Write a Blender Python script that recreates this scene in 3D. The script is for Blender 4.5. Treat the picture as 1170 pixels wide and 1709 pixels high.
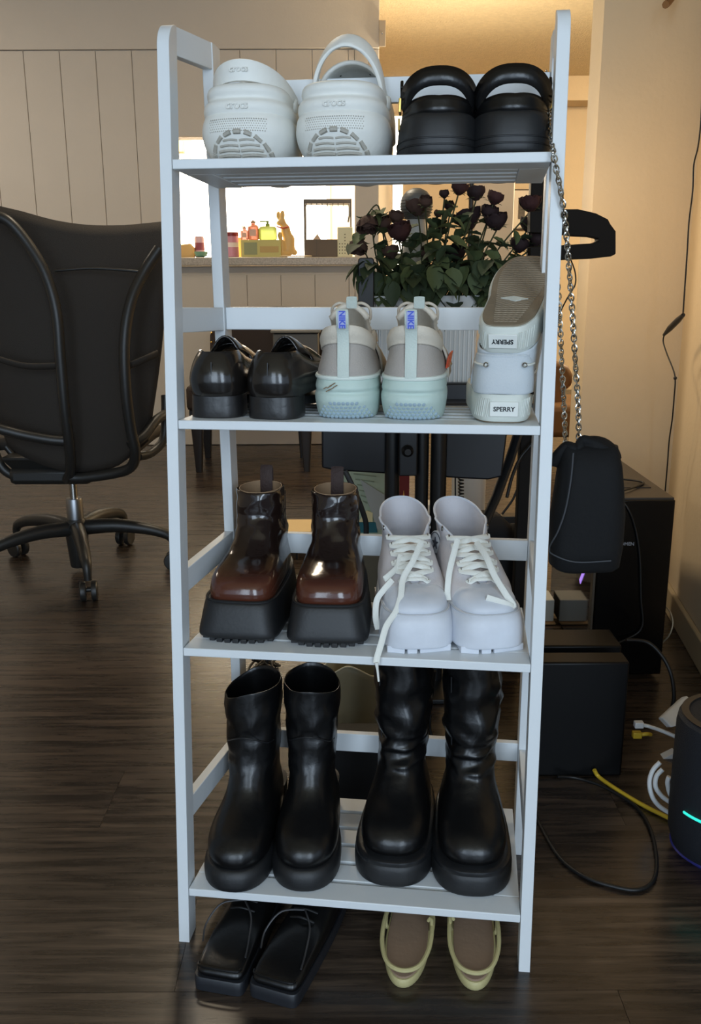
import bpy, bmesh, math, random
from mathutils import Vector, Matrix, noise
random.seed(7)
R = math.radians; PI = math.pi
for o in list(bpy.data.objects): bpy.data.objects.remove(o)
sc = bpy.context.scene
COL = sc.collection
# ---------------------------------------------------------------- camera
FPX = 1534.5; PIT = R(14.6475); ROL = R(-.2544); CAMH = .9376
fw = Vector((0, math.cos(PIT), -math.sin(PIT))); r0 = Vector((1, 0, 0)); u0 = r0.cross(fw)
r2 = r0*math.cos(ROL) + u0*math.sin(ROL); u2 = -r0*math.sin(ROL) + u0*math.cos(ROL)
CAM = Vector((0, 0, CAMH))
cd = bpy.data.cameras.new('camera'); cam = bpy.data.objects.new('camera', cd); COL.objects.link(cam)
m = Matrix.Identity(4)
for i in range(3): m[i][0] = r2[i]; m[i][1] = u2[i]; m[i][2] = -fw[i]; m[i][3] = CAM[i]
cam.matrix_world = m
cd.sensor_fit = 'HORIZONTAL'; cd.sensor_width = 36; cd.lens = FPX/1170*36; cd.clip_start = .05; cd.clip_end = 60
sc.camera = cam
# ---------------------------------------------------------------- world, lights, exposure
w = bpy.data.worlds.new('world'); sc.world = w; w.use_nodes = True
bg = w.node_tree.nodes['Background']; bg.inputs[0].default_value = (.55, .68, .85, 1); bg.inputs[1].default_value = 1.1
def area(name, loc, look, sx, sy, col, power):
    l = bpy.data.lights.new(name, 'AREA'); l.shape = 'RECTANGLE'; l.size = sx; l.size_y = sy; l.color = col; l.energy = power
    o = bpy.data.objects.new(name, l); COL.objects.link(o); o.location = loc
    o.rotation_euler = (Vector(look)-Vector(loc)).to_track_quat('-Z', 'Y').to_euler(); return o
area('window_daylight_left', (-.85, -1.7, 1.35), (0, 1.5, .7), .75, 2.0, (.69, .84, 1), 28)
area('window_daylight_right', (.62, -1.8, 1.35), (0, 1.5, .7), .75, 2.0, (.69, .84, 1), 40)
area('added_kitchen_fill', (-.9, 6.0, 2.2), (-.9, 6.0, 0), 1.2, .8, (1, .88, .68), 70)  # unseen fill light added to brighten the things on the counter
area('hallway_ceiling_light', (2.7, 5.4, 2.2), (1.6, 6.0, 0.3), .6, .6, (1, .80, .52), 95)
area('added_left_wall_fill', (-2.5, 3.9, 2.2), (-2.0, 4.3, 0), .5, .5, (1, .86, .70), 13)  # added out of view to lift the upper left wall
area('added_room_fill', (-.35, 2.9, 2.27), (-.35, 3.1, 0), .25, .25, (1, .84, .62), 17)  # extra overhead fill, added to raise the far wall and counter
area('desk_lamp_glow', (.34, 2.28, 1.12), (1.1, 2.5, .8), .12, .12, (1, .74, .44), 2.2)
sc.view_settings.view_transform = 'Standard'; sc.view_settings.look = 'None'
sc.view_settings.gamma = 1; sc.view_settings.use_curve_mapping = False; sc.view_settings.exposure = 0.0
# ---------------------------------------------------------------- frames
ANG = R(-7.3269); OX, OY = -.251, 1.131
XV = Vector((math.cos(ANG), math.sin(ANG), 0)); YV = Vector((-math.sin(ANG), math.cos(ANG), 0)); O3 = Vector((OX, OY, 0))
def ray(px, py): return fw + r2*((px-585)/FPX) + u2*((854.5-py)/FPX)
def at(px, py, y): d = ray(px, py); return CAM + d*(y/d.y)          # world point at forward distance y
def atz(px, py, z=0.): d = ray(px, py); return CAM + d*((z-CAMH)/d.z)
def rk(x, y, z): return O3 + XV*x + YV*y + Vector((0, 0, z))          # rack coordinates to world
def atr(px, py, yr):                                                  # rack coordinates of a point at rack depth yr
    d = ray(px, py); t = ((O3+YV*yr-CAM).dot(YV))/d.dot(YV); q = CAM+d*t-O3
    return Vector((q.dot(XV), q.dot(YV), q.z))
Z1, Z2, Z3, Z4 = 1.0753, .7499, .4405, .0841
FR = lambda z: .0935*z
BK = lambda z: .3058-.0247*z
# ---------------------------------------------------------------- materials
def lin(c): c /= 255; return c/12.92 if c <= .04045 else ((c+.055)/1.055)**2.4
def rgb(r, g, b): return (lin(r), lin(g), lin(b), 1)
MATS = {}
def M(name, col, rough=.5, metal=0, bump=0, bs=60, var=0, vs=8, spec=.5, trans=0, emit=None, est=1, coat=0, alpha=1, stretch=(1, 1, 1), dist=.002, sheen=0):
    if name in MATS: return MATS[name]
    mt = bpy.data.materials.new(name); mt.use_nodes = True; nt = mt.node_tree; N = nt.nodes; L = nt.links
    b = N['Principled BSDF']; b.inputs['Base Color'].default_value = col; b.inputs['Roughness'].default_value = rough
    b.inputs['Metallic'].default_value = metal; b.inputs['Specular IOR Level'].default_value = spec
    b.inputs['Transmission Weight'].default_value = trans; b.inputs['Coat Weight'].default_value = coat; b.inputs['Alpha'].default_value = alpha
    b.inputs['Sheen Weight'].default_value = sheen
    if emit: b.inputs['Emission Color'].default_value = emit; b.inputs['Emission Strength'].default_value = est
    tc = N.new('ShaderNodeTexCoord'); mp = N.new('ShaderNodeMapping'); mp.inputs['Scale'].default_value = stretch
    L.new(tc.outputs['Object'], mp.inputs[0])
    n = N.new('ShaderNodeTexNoise'); n.inputs['Scale'].default_value = vs; n.inputs['Detail'].default_value = 5
    L.new(mp.outputs[0], n.inputs['Vector'])
    hs = N.new('ShaderNodeHueSaturation'); hs.inputs['Color'].default_value = col
    mr = N.new('ShaderNodeMapRange'); v = max(var, .03); mr.inputs[3].default_value = 1-v; mr.inputs[4].default_value = 1+v
    L.new(n.outputs[0], mr.inputs[0]); L.new(mr.outputs[0], hs.inputs['Value']); L.new(hs.outputs[0], b.inputs['Base Color'])
    if bump:
        n2 = N.new('ShaderNodeTexNoise'); n2.inputs['Scale'].default_value = bs; n2.inputs['Detail'].default_value = 4
        L.new(mp.outputs[0], n2.inputs['Vector'])
        bp = N.new('ShaderNodeBump'); bp.inputs['Strength'].default_value = bump; bp.inputs['Distance'].default_value = dist
        L.new(n2.outputs[0], bp.inputs['Height']); L.new(bp.outputs[0], b.inputs['Normal'])
    MATS[name] = mt; return mt
def wood_floor():
    mt = bpy.data.materials.new('dark_wood_plank'); mt.use_nodes = True; nt = mt.node_tree; N = nt.nodes; L = nt.links; b = N['Principled BSDF']
    tc = N.new('ShaderNodeTexCoord'); oi = N.new('ShaderNodeObjectInfo')
    va = N.new('ShaderNodeVectorMath'); va.operation = 'ADD'; vm = N.new('ShaderNodeVectorMath'); vm.operation = 'SCALE'
    cx = N.new('ShaderNodeCombineXYZ'); L.new(oi.outputs['Random'], cx.inputs[0]); L.new(oi.outputs['Random'], cx.inputs[1])
    L.new(cx.outputs[0], vm.inputs[0]); vm.inputs['Scale'].default_value = 37
    L.new(tc.outputs['Object'], va.inputs[0]); L.new(vm.outputs[0], va.inputs[1])
    mp = N.new('ShaderNodeMapping'); mp.inputs['Scale'].default_value = (1.6, 26, 1); L.new(va.outputs[0], mp.inputs[0])
    n = N.new('ShaderNodeTexNoise'); n.inputs['Scale'].default_value = 2.2; n.inputs['Detail'].default_value = 9; n.inputs['Roughness'].default_value = .68; n.inputs['Distortion'].default_value = .6
    L.new(mp.outputs[0], n.inputs['Vector'])
    cr = N.new('ShaderNodeValToRGB'); e = cr.color_ramp.elements
    e[0].position = .30; e[0].color = rgb(20, 16, 13); e[1].position = .74; e[1].color = rgb(92, 77, 64)
    k = cr.color_ramp.elements.new(.5); k.color = rgb(50, 41, 34)
    L.new(n.outputs[0], cr.inputs[0])
    hs = N.new('ShaderNodeHueSaturation'); mr = N.new('ShaderNodeMapRange'); mr.inputs[3].default_value = .82; mr.inputs[4].default_value = 1.15
    L.new(oi.outputs['Random'], mr.inputs[0]); L.new(mr.outputs[0], hs.inputs['Value']); L.new(cr.outputs[0], hs.inputs['Color']); L.new(hs.outputs[0], b.inputs['Base Color'])
    r = N.new('ShaderNodeMapRange'); r.inputs[3].default_value = .20; r.inputs[4].default_value = .36; L.new(n.outputs[0], r.inputs[0]); L.new(r.outputs[0], b.inputs['Roughness'])
    bp = N.new('ShaderNodeBump'); bp.inputs['Strength'].default_value = .12; bp.inputs['Distance'].default_value = .0015; L.new(n.outputs[0], bp.inputs['Height']); L.new(bp.outputs[0], b.inputs['Normal'])
    b.inputs['Specular IOR Level'].default_value = .6
    return mt
WHITE = M('white_rack_paint', rgb(214, 218, 220), .42, bump=.15, bs=40, var=.03)
LEATH = M('black_smooth_leather', rgb(11, 11, 12), .30, bump=.25, bs=140, dist=.001)
LEATHW = M('black_creased_leather', rgb(12, 12, 13), .31, bump=.5, bs=30, dist=.003)
RUB = M('black_rubber_sole', rgb(21, 22, 24), .5, bump=.3, bs=200, dist=.0008)
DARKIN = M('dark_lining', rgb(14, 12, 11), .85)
TANIN = M('tan_lining', rgb(150, 122, 92), .8, bump=.3)
FOAM = M('white_foam', rgb(226, 226, 220), .6, bump=.25, bs=120, var=.04)
FOAMG = M('grey_scuffed_foam', rgb(168, 164, 154), .7, bump=.5, bs=220, var=.2, vs=60)
CANV = M('white_canvas', rgb(198, 194, 196), .85, bump=.5, bs=420, var=.05, vs=30, dist=.0008)
RUBW = M('white_scuffed_rubber', rgb(206, 210, 218), .55, bump=.2, bs=90, var=.2, vs=22)
LACEW = M('white_cotton_lace', rgb(226, 226, 218), .9, bump=.6, bs=700, dist=.0008)
STEEL = M('polished_steel', rgb(190, 188, 182), .22, 1)
GOLD = M('brass_buckle', rgb(200, 165, 90), .28, 1)
BPLAS = M('black_plastic', rgb(24, 24, 25), .42, bump=.2, bs=300, dist=.0006)
BMETAL = M('black_painted_metal', rgb(22, 24, 27), .38)
BCABLE = M('black_cable', rgb(16, 16, 17), .5)
# ---------------------------------------------------------------- geometry helpers
ROOTM = {}
class G:
    def __init__(s): s.v = []; s.f = []; s.mi = []; s.cur = 0
    def add(s, vs, fs):
        o = len(s.v); s.v += [Vector(p) for p in vs]
        for f in fs: s.f.append([i+o for i in f]); s.mi.append(s.cur)
        return s
    def box(s, c, d, rot=None, taper=1.0):
        hx, hy, hz = d[0]/2, d[1]/2, d[2]/2; c = Vector(c); P = []
        for z, t in ((-hz, 1), (hz, taper)):
            for x, y in ((-hx, -hy), (hx, -hy), (hx, hy), (-hx, hy)):
                p = Vector((x*t, y*t, z)); P.append(c+(rot @ p if rot else p))
        return s.add(P, [(0, 3, 2, 1), (4, 5, 6, 7), (0, 1, 5, 4), (1, 2, 6, 5), (2, 3, 7, 6), (3, 0, 4, 7)])
    def hexa(s, P): return s.add(P, [(0, 3, 2, 1), (4, 5, 6, 7), (0, 1, 5, 4), (1, 2, 6, 5), (2, 3, 7, 6), (3, 0, 4, 7)])
    def loft(s, rings, cap0=True, cap1=True, closed=True):
        n = len(rings[0]); o = len(s.v)
        for r in rings: s.v += [Vector(p) for p in r]
        for a in range(len(rings)-1):
            for i in range(n if closed else n-1):
                j = (i+1) % n; s.f.append([o+a*n+i, o+a*n+j, o+(a+1)*n+j, o+(a+1)*n+i]); s.mi.append(s.cur)
        if cap0 and closed: s.f.append([o+i for i in range(n)][::-1]); s.mi.append(s.cur)
        if cap1 and closed: s.f.append([o+(len(rings)-1)*n+i for i in range(n)]); s.mi.append(s.cur)
        return s
    def tube(s, pts, r, n=8, closed=False, ry=None, up=None):
        pts = [Vector(p) for p in pts]; k = len(pts); rings = []; nv = None
        for i in range(k):
            a = pts[i-1] if (i > 0 or closed) else pts[i]; b = pts[(i+1) % k] if (i < k-1 or closed) else pts[i]
            t = (b-a).normalized()
            if up is not None: nv = Vector(up)
            if nv is None: nv = t.orthogonal()
            nv = (nv-t*nv.dot(t))
            if nv.length < 1e-6: nv = t.orthogonal()
            nv.normalize(); bn = t.cross(nv)
            rr = r[i] if isinstance(r, (list, tuple)) else r; r_y = ry if ry is not None else rr
            rings.append([pts[i]+nv*(math.sin(q*2*PI/n)*r_y)+bn*(math.cos(q*2*PI/n)*rr) for q in range(n)])
        if closed: rings.append(rings[0]); return s.loft(rings, False, False)
        return s.loft(rings)
    def lathe(s, prof, n=24, c=(0, 0, 0), axis=None, cap=True):
        rot = Vector((0, 0, 1)).rotation_difference(Vector(axis)).to_matrix() if axis else Matrix.Identity(3)
        c = Vector(c)
        return s.loft([[c+rot @ Vector((r*math.cos(2*PI*i/n), r*math.sin(2*PI*i/n), z)) for i in range(n)] for r, z in prof], cap, cap)
    def prism(s, poly, a, b):                        # poly: list of 3-D points, extruded by vector from a to b
        a = Vector(a); b = Vector(b); return s.loft([[Vector(p)+a for p in poly], [Vector(p)+b for p in poly]])
    def sph(s, c, r, n=14, sq=(1, 1, 1)):
        k = n//2; return s.loft([[Vector(c)+Vector((r*sq[0]*math.sin(PI*(a+.02)/(k+.04))*math.cos(2*PI*i/n), r*sq[1]*math.sin(PI*(a+.02)/(k+.04))*math.sin(2*PI*i/n), -r*sq[2]*math.cos(PI*(a+.02)/(k+.04)))) for i in range(n)] for a in range(k+1)])
    def grid(s, F, nu, nv, closeu=False):
        o = len(s.v)
        for a in range(nu+1):
            for b in range(nv+1): s.v.append(Vector(F(a/nu, b/nv)))
        for a in range(nu):
            for b in range(nv): s.f.append([o+a*(nv+1)+b, o+(a+1)*(nv+1)+b, o+(a+1)*(nv+1)+b+1, o+a*(nv+1)+b+1]); s.mi.append(s.cur)
        return s
    def xf(s, mt): s.v = [mt @ p for p in s.v]; return s
    def obj(s, name, mats, parent=None, world=False, smooth=38, bevel=0, solid=0, sub=0, kind=None, label=None, warp=None):
        if not isinstance(mats, (list, tuple)): mats = [mats]
        if warp:
            amp, fr = warp; s.v = [p+noise.noise_vector(p*fr)*amp for p in s.v]
        vs = s.v
        if world and parent: inv = ROOTM[parent.name].inverted(); vs = [inv @ p for p in vs]
        me = bpy.data.meshes.new(name); me.from_pydata([tuple(p) for p in vs], [], s.f); me.update()
        for mt in mats: me.materials.append(mt)
        if len(mats) > 1: me.polygons.foreach_set('material_index', s.mi)
        bm = bmesh.new(); bm.from_mesh(me); bmesh.ops.recalc_face_normals(bm, faces=bm.faces); bm.to_mesh(me); bm.free()
        if smooth: me.shade_smooth(); me.set_sharp_from_angle(angle=R(smooth))
        o = bpy.data.objects.new(name, me); COL.objects.link(o)
        if parent: o.parent = parent; ROOTM[o.name] = ROOTM[parent.name]
        else: ROOTM[o.name] = Matrix.Identity(4)
        if solid: q = o.modifiers.new('solid', 'SOLIDIFY'); q.thickness = solid; q.offset = 0
        if bevel: q = o.modifiers.new('bevel', 'BEVEL'); q.width = bevel; q.segments = 2; q.limit_method = 'ANGLE'; q.angle_limit = R(40)
        if sub: q = o.modifiers.new('sub', 'SUBSURF'); q.levels = sub; q.render_levels = sub
        if kind: o['kind'] = kind
        if label: o['label'] = label
        return o
def root(name, label, cat, loc=(0, 0, 0), rz=0, group=None, rx=0, ry=0, kind=None, rot=None):
    o = bpy.data.objects.new(name, None); o.empty_display_size = .05; COL.objects.link(o)
    mt = Matrix.Translation(Vector(loc)) @ (rot.to_4x4() if rot else (Matrix.Rotation(rz, 4, 'Z') @ Matrix.Rotation(rx, 4, 'X') @ Matrix.Rotation(ry, 4, 'Y')))
    o.matrix_world = mt; ROOTM[o.name] = mt
    if label: o['label'] = label; o['category'] = cat
    if group: o['group'] = group
    if kind: o['kind'] = kind
    return o
def tag(o, label, cat, group=None):
    o['label'] = label; o['category'] = cat
    if group: o['group'] = group
    return o
def recentre(o, c):                                 # move a world-built top-level mesh's origin to c
    c = Vector(c); o.data.transform(Matrix.Translation(-c)); o.location = c; return o
def crom(P, sub):
    out = []; n = len(P); P = [tuple(map(float, p)) for p in P]
    for i in range(n-1):
        p0, p1, p2, p3 = P[max(i-1, 0)], P[i], P[i+1], P[min(i+2, n-1)]
        for k in range(sub):
            t = k/sub; out.append(tuple(.5*((2*b)+(-a+c)*t+(2*a-5*b+4*c-d)*t*t+(-a+3*b-3*c+d)*t**3) for a, b, c, d in zip(p0, p1, p2, p3)))
    out.append(P[-1]); return out
def V3(L): return [Vector(p) for p in L]
def curve(P, sub=6): return V3(crom([tuple(p) for p in P], sub))
def rnd2(cx, cy, w, d, r, n=6, z=0):                # rounded rectangle in xy
    out = []
    for k, (sx, sy) in enumerate(((1, 1), (-1, 1), (-1, -1), (1, -1))):
        for i in range(n+1):
            a = PI/2*k+PI/2*i/n; out.append(Vector((cx+sx*(w/2-r)+r*math.cos(a), cy+sy*(d/2-r)+r*math.sin(a), z)))
    return out
FONT = None
def text(name, body, size, mat, parent, mtx, ext=.0006, align='CENTER'):
    c = bpy.data.curves.new('t', 'FONT'); c.body = body; c.size = size; c.extrude = ext; c.align_x = align; c.align_y = 'CENTER'; c.resolution_u = 3; c.offset = size*.028
    t = bpy.data.objects.new('t', c); COL.objects.link(t)
    dg = bpy.context.evaluated_depsgraph_get(); me = bpy.data.meshes.new_from_object(t.evaluated_get(dg)); bpy.data.objects.remove(t)
    me.transform(mtx); me.materials.clear(); me.materials.append(mat)
    o = bpy.data.objects.new(name, me); COL.objects.link(o); o.parent = parent; ROOTM[o.name] = ROOTM[parent.name]; return o
# ================================================================ SETTING
WALLP = M('beige_grey_wall_paint', rgb(205, 196, 182), .7, bump=.25, bs=120, var=.03)
CREAM = M('cream_wall_paint', rgb(212, 192, 160), .62, bump=.35, bs=70, var=.04)
CEILP = M('textured_cream_ceiling', rgb(226, 208, 172), .9, bump=1, bs=90, var=.16, vs=45, dist=.01)
KITW = M('white_kitchen_paint', rgb(240, 238, 230), .6)
WOODF = wood_floor()
PH = .19                                             # plank width
g = G().box((0, 2.7, -.03), (8, 11, .052)); fl = g.obj('floor', M('dark_underfloor', rgb(28, 23, 20), .5), smooth=0); fl['kind'] = 'structure'
pm = {}
def plank_mesh(L):
    if L not in pm:
        g = G().box((0, 0, -.002), (L-.0007, PH-.0007, .004)); o = g.obj('plank', WOODF, smooth=0); pm[L] = o.data; bpy.data.objects.remove(o)
    return pm[L]
far = G(); rng = random.Random(5); y = .18; row = 0
while y < 7.5:
    half = .62*y+1.0; x = -half-rng.uniform(0, 1.1); x = max(x, -4.3)
    while x < half+.1:
        L = rng.choice((.92, 1.22)); cx = x+L/2
        if y < 4.6:
            o = bpy.data.objects.new('plank', plank_mesh(L)); COL.objects.link(o); o.parent = fl; o.location = (cx, y, 0)
        elif y >= 4.6: far.box((cx, y, -.002), (L-.0007, PH-.0007, .004))
        x += L
    y += PH; row += 1
far.obj('far_planks', WOODF, fl, smooth=0, kind='stuff')
g = G().box((-.4, 2.6, 2.34), (7.2, 10.2, .08)); o = g.obj('ceiling', CEILP, smooth=0); o['kind'] = 'structure'
YW = 5.1; BX0 = -1.10; BW = .183; OX0, OX1, OZ0, OZ1 = -.955, .030, .97, 1.617
g = G(); T = .12; yc = YW+T/2+.008
g.box(((-3.4+OX0)/2, yc, 1.15), (OX0+3.4, T, 2.3)); g.box(((OX0+.156)/2, yc, (OZ1+2.3)/2), (.156-OX0, T, 2.3-OZ1))
g.box(((OX0+.156)/2, yc, OZ0/2), (.156-OX0, T, OZ0)); g.box(((OX1+.156)/2, yc, (OZ0+OZ1)/2), (.156-OX1, T, OZ1-OZ0))
wb = g.obj('wall_back', WALLP, smooth=0); wb['kind'] = 'structure'
G().box((-1.62, YW-.002, 2.165), (3.552, .02, .27)).obj('header_panel', WALLP, wb, bevel=.003)
def board(x0, x1, z0, z1): G().box(((x0+x1)/2, YW+.002, (z0+z1)/2), (x1-x0-.0025, .012, z1-z0-.003)).obj('wall_board', WALLP, wb, smooth=0, bevel=.003)
k = -10
while BX0+BW*k < .156:
    a, b = BX0+BW*k, min(BX0+BW*(k+1), .156)
    if b <= OX0: board(a, b, .09, 2.028)
    elif a < OX1 and b > OX0:
        if a < OX0: board(a, OX0, .09, 2.028); a = OX0
        if b > OX1: board(OX1, b, .09, 2.028); b = OX1
        board(a, b, OZ1, 2.028); board(a, b, .09, .925)
    else: board(a, b, .09, 2.028)
    k += 1
G().box((-1.62, YW-.006, .045), (3.552, .016, .086)).obj('baseboard_back', WALLP, bevel=.003)['kind'] = 'structure'
# switch plates at the hall opening
for (px, y0, y1, lab, nm) in ((638, 34, 78, 'small grey metal plate high on the edge of the hall opening', 'metal_plate'), (620, 92, 118, 'beige blank plate with a screw on the wall pillar', 'wall_plate')):
    a, b = at(px-5, y0, YW-.02), at(px+5, y1, YW-.02); c = (a+b)/2
    rt = root(nm, lab, 'wall plate', c)
    G().box(c, (.034, .012, abs(a.z-b.z))).obj('plate', M('beige_plate', rgb(176, 160, 138), .4), rt, world=True, bevel=.002)
    G().lathe([(.004, 0), (.004, .003), (.002, .004)], 10, c+Vector((0, -.006, 0)), (0, -1, 0)).obj('screw', STEEL, rt, world=True)
g = G(); g.box((-3.44, 2.2, 1.15), (.1, 10, 2.3)); g.obj('wall_left', WALLP, smooth=0)['kind'] = 'structure'
# kitchen room
g = G(); g.box((-2.3, 6.2, 1.15), (.1, 2.0, 2.3)); g.obj('wall_kitchen_left', KITW, smooth=0)['kind'] = 'structure'
g = G(); g.box((.098, 6.26, 1.15), (.116, 2.08, 2.3)); g.obj('wall_divider', CREAM, smooth=0)['kind'] = 'structure'
KY = 7.0
g = G(); g.box((-1.1, KY+.05, .5), (2.4, .1, 1.0)); g.box((-1.1, KY+.05, 2.15), (2.4, .1, .3)); g.box((-2.15, KY+.05, 1.5), (.3, .1, 1)); g.box((-.06, KY+.05, 1.5), (.2, .1, 1))
g.obj('wall_kitchen', KITW, smooth=0)['kind'] = 'structure'
DAYL = M('bright_daylit_pane', (1, 1, 1, 1), .5, emit=(1, .93, .80, 1), est=9)
wr = root('window_1', None, None, (-1.08, KY, 1.5), kind='structure')
for i in range(3):
    G().box((-1.7+.62*i, KY+.03, 1.5), (.60, .01, .98)).obj('pane', DAYL, wr, world=True, smooth=0)
g = G()
for i in range(4): g.box((-2.01+.62*i, KY, 1.5), (.03, .05, 1.0))
g.box((-1.08, KY, 1.99), (1.9, .05, .03)); g.box((-1.08, KY, 1.01), (1.9, .08, .03)); g.obj('window_frame', KITW, wr, world=True, bevel=.003)
# cabinet hanging at left in the kitchen
cab = root('kitchen_wall_cabinet', 'pale cream wall cabinet in the kitchen, left above the counter', 'cabinet', (-1.15, 6.2, 1.75))
G().box((-1.24, 6.3, 1.80), (.42, .3, .28)).obj('body', M('cream_cabinet', rgb(232, 214, 160), .5), cab, world=True, bevel=.004)
for s in (0, 1):
    d = G().box((-1.345+.21*s, 6.14, 1.80), (.20, .02, .27)).obj('door', M('cream_cabinet', rgb(232, 214, 160), .5), cab, world=True, bevel=.004)
    G().tube([(-1.27+.06*s, 6.12, 1.70), (-1.27+.06*s, 6.11, 1.72), (-1.27+.06*s, 6.11, 1.76), (-1.27+.06*s, 6.12, 1.78)], .004).obj('handle', STEEL, d, world=True)
# counter
gran = M('speckled_granite', rgb(176, 166, 150), .35, var=.55, vs=120, bump=.05)
G().box((-.462, 5.27, .993), (1.02, .46, .042)).obj('counter_top', gran, bevel=.004); ct = bpy.data.objects['counter_top']; tag(ct, 'speckled granite counter top in the kitchen pass-through opening', 'counter')
# hallway
G().box((1.9, 7.55, 1.15), (3.6, .1, 2.3)).obj('wall_hall', CREAM, smooth=0)['kind'] = 'structure'
G().box((3.25, 5.2, 1.15), (.1, 5.2, 2.3)).obj('wall_hall_right', CREAM, smooth=0)['kind'] = 'structure'
g = G().box((2.2, 7.35, 2.22), (2.6, .26, .17)); g.obj('trim_1', CREAM, smooth=0, bevel=.004)['kind'] = 'structure'
wr = root('lit_wall_strip', None, None, (.34, 7.48, 1.5), kind='structure')  # emissive strip stands for a brightly lit wall panel; the window is made up
G().box((.375, 7.49, 1.45), (.075, .01, 1.25)).obj('pane', M('lit_wall_glow', (1, 1, 1, 1), .5, emit=(1, .93, .78, 1), est=3.5), wr, world=True, smooth=0)
G().box((.33, 7.48, 1.45), (.012, .03, 1.3)).box((.42, 7.48, 1.45), (.012, .03, 1.3)).box((.375, 7.48, 2.08), (.1, .03, .014)).obj('window_frame', CREAM, wr, world=True)
# partition to the right and side wall
g = G().hexa([(.655, 2.6, 0), (.925, 2.6, 0), (.925, 2.72, 0), (.655, 2.72, 0), (.655, 2.6, 2.3), (.925, 2.6, 2.3), (.925, 2.72, 2.3), (.655, 2.72, 2.3)])
g.box((1.9, 2.66, 1.15), (1.95, .12, 2.3)).obj('wall_partition', CREAM, smooth=0)['kind'] = 'structure'
P0, P1 = Vector((.925, 2.6, 0)), Vector((.68, .75, 0)); dv = (P1-P0).normalized(); nn = Vector((-dv.y, dv.x, 0)); nn = nn if nn.x > 0 else -nn
G().hexa([P0, P1, P1+nn*.1, P0+nn*.1]+[p+Vector((0, 0, 2.3)) for p in (P0, P1, P1+nn*.1, P0+nn*.1)]).obj('wall_right', CREAM, smooth=0)['kind'] = 'structure'
q = nn*-.014; BASE = M('tan_baseboard', rgb(176, 158, 126), .5)
G().hexa([P0+q, P1+q, P1, P0]+[p+Vector((0, 0, .075)) for p in (P0+q, P1+q, P1, P0)]).obj('baseboard_right', BASE, bevel=.003)['kind'] = 'structure'
# ================================================================ SHOE RACK
rack = root('shoe_rack', 'white painted four-tier wooden ladder rack full of shoes', 'shoe rack', O3, ANG)
p = .0155; W = .5; H = 1.238; QL = .022; QR = -.0045
def fpost(x0):
    g = G(); R_ = .03; rings = []; d = .033
    for z in [0, .4, .8, H-R_]+[H-R_+R_*math.sin(a*PI/16) for a in range(1, 9)]:
        k = 0 if z <= H-R_ else R_*(1-math.sqrt(max(0, 1-((z-H+R_)/R_)**2)))
        y = FR(z)+k; rings.append([(x0, y, z), (x0+p, y, z), (x0+p, FR(z)+max(d, k+.003), z), (x0, FR(z)+max(d, k+.003), z)])
    return g.loft(rings)
fpost(0).obj('front_post', WHITE, rack, bevel=.0012); fpost(W-p).obj('front_post', WHITE, rack, bevel=.0012)
def bpost(x0): return G().loft([[(x0, BK(z)-.04, z), (x0+p, BK(z)-.04, z), (x0+p, BK(z), z), (x0, BK(z), z)] for z in (0, H)])
bpost(QL).obj('back_post', WHITE, rack, bevel=.0012); bpost(W-p-QR).obj('back_post', WHITE, rack, bevel=.0012)
RZ = ((H, H, .034), (.893, .888, .033), (.541, .548, .033), (.207, .197, .033))
for zf, zb, h in RZ:
    for s in (0, 1):
        xf, xb = (0, QL) if s == 0 else (W-p, W-p-QR); i = .0012
        y0, y1 = FR(zf)+.0325, BK(zb)-.0395
        G().hexa([(xf+i, y0, zf-h), (xf+p-i, y0, zf-h), (xb+p-i, y1, zb-h), (xb+i, y1, zb-h), (xf+i, y0, zf), (xf+p-i, y0, zf), (xb+p-i, y1, zb), (xb+i, y1, zb)]).obj('side_rail', WHITE, rack, bevel=.001)
for z in (1.190, .888, .5447, .2023):
    y = BK(z)-.026
    G().box(((QL+p+W-p-QR)/2, y, z-.016), (W-2*p-QL-QR-.0006, .012, .032)).obj('back_rail', WHITE, rack, bevel=.001)
for z, tilt in ((Z1, .012), (Z2, 0), (Z3, 0), (Z4, -.004)):
    yf, yb = FR(z)+.0003, BK(z)-.041; t = .012; zz = lambda y: z-tilt*(y-yf)/(yb-yf)
    xl = lambda y: p+.0004+QL*(y-yf)/(yb-yf)*.9; xr = W-p-.0004
    fwd = .038
    def slab(x0a, x1a, ya, yb_, th=t, dz=0):
        return G().hexa([(x0a(ya), ya, zz(ya)-th-dz), (x1a(ya), ya, zz(ya)-th-dz), (x1a(yb_), yb_, zz(yb_)-th-dz), (x0a(yb_), yb_, zz(yb_)-th-dz), (x0a(ya), ya, zz(ya)-dz), (x1a(ya), ya, zz(ya)-dz), (x1a(yb_), yb_, zz(yb_)-dz), (x0a(yb_), yb_, zz(yb_)-dz)])
    sh = slab(xl, lambda y: xr, yf, yf+fwd).obj('shelf', WHITE, rack, bevel=.0012)
    slab(xl, lambda y: xl(y)+.036, yf+fwd+.0004, yb+.0).obj('end_board', WHITE, sh, bevel=.001)
    slab(lambda y: xr-.036, lambda y: xr, yf+fwd+.0004, yb).obj('end_board', WHITE, sh, bevel=.001)
    n = 4 if z > 1 else 5; span = yb-(yf+fwd); gap = .008; sw = (span-gap*n)/n
    for k in range(n):
        a = yf+fwd+gap+k*(sw+gap)
        slab(lambda y: xl(y)+.0362, lambda y: xr-.0362, a, a+sw-.0002, .010, .001).obj('slat', WHITE, sh, bevel=.001)
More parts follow.
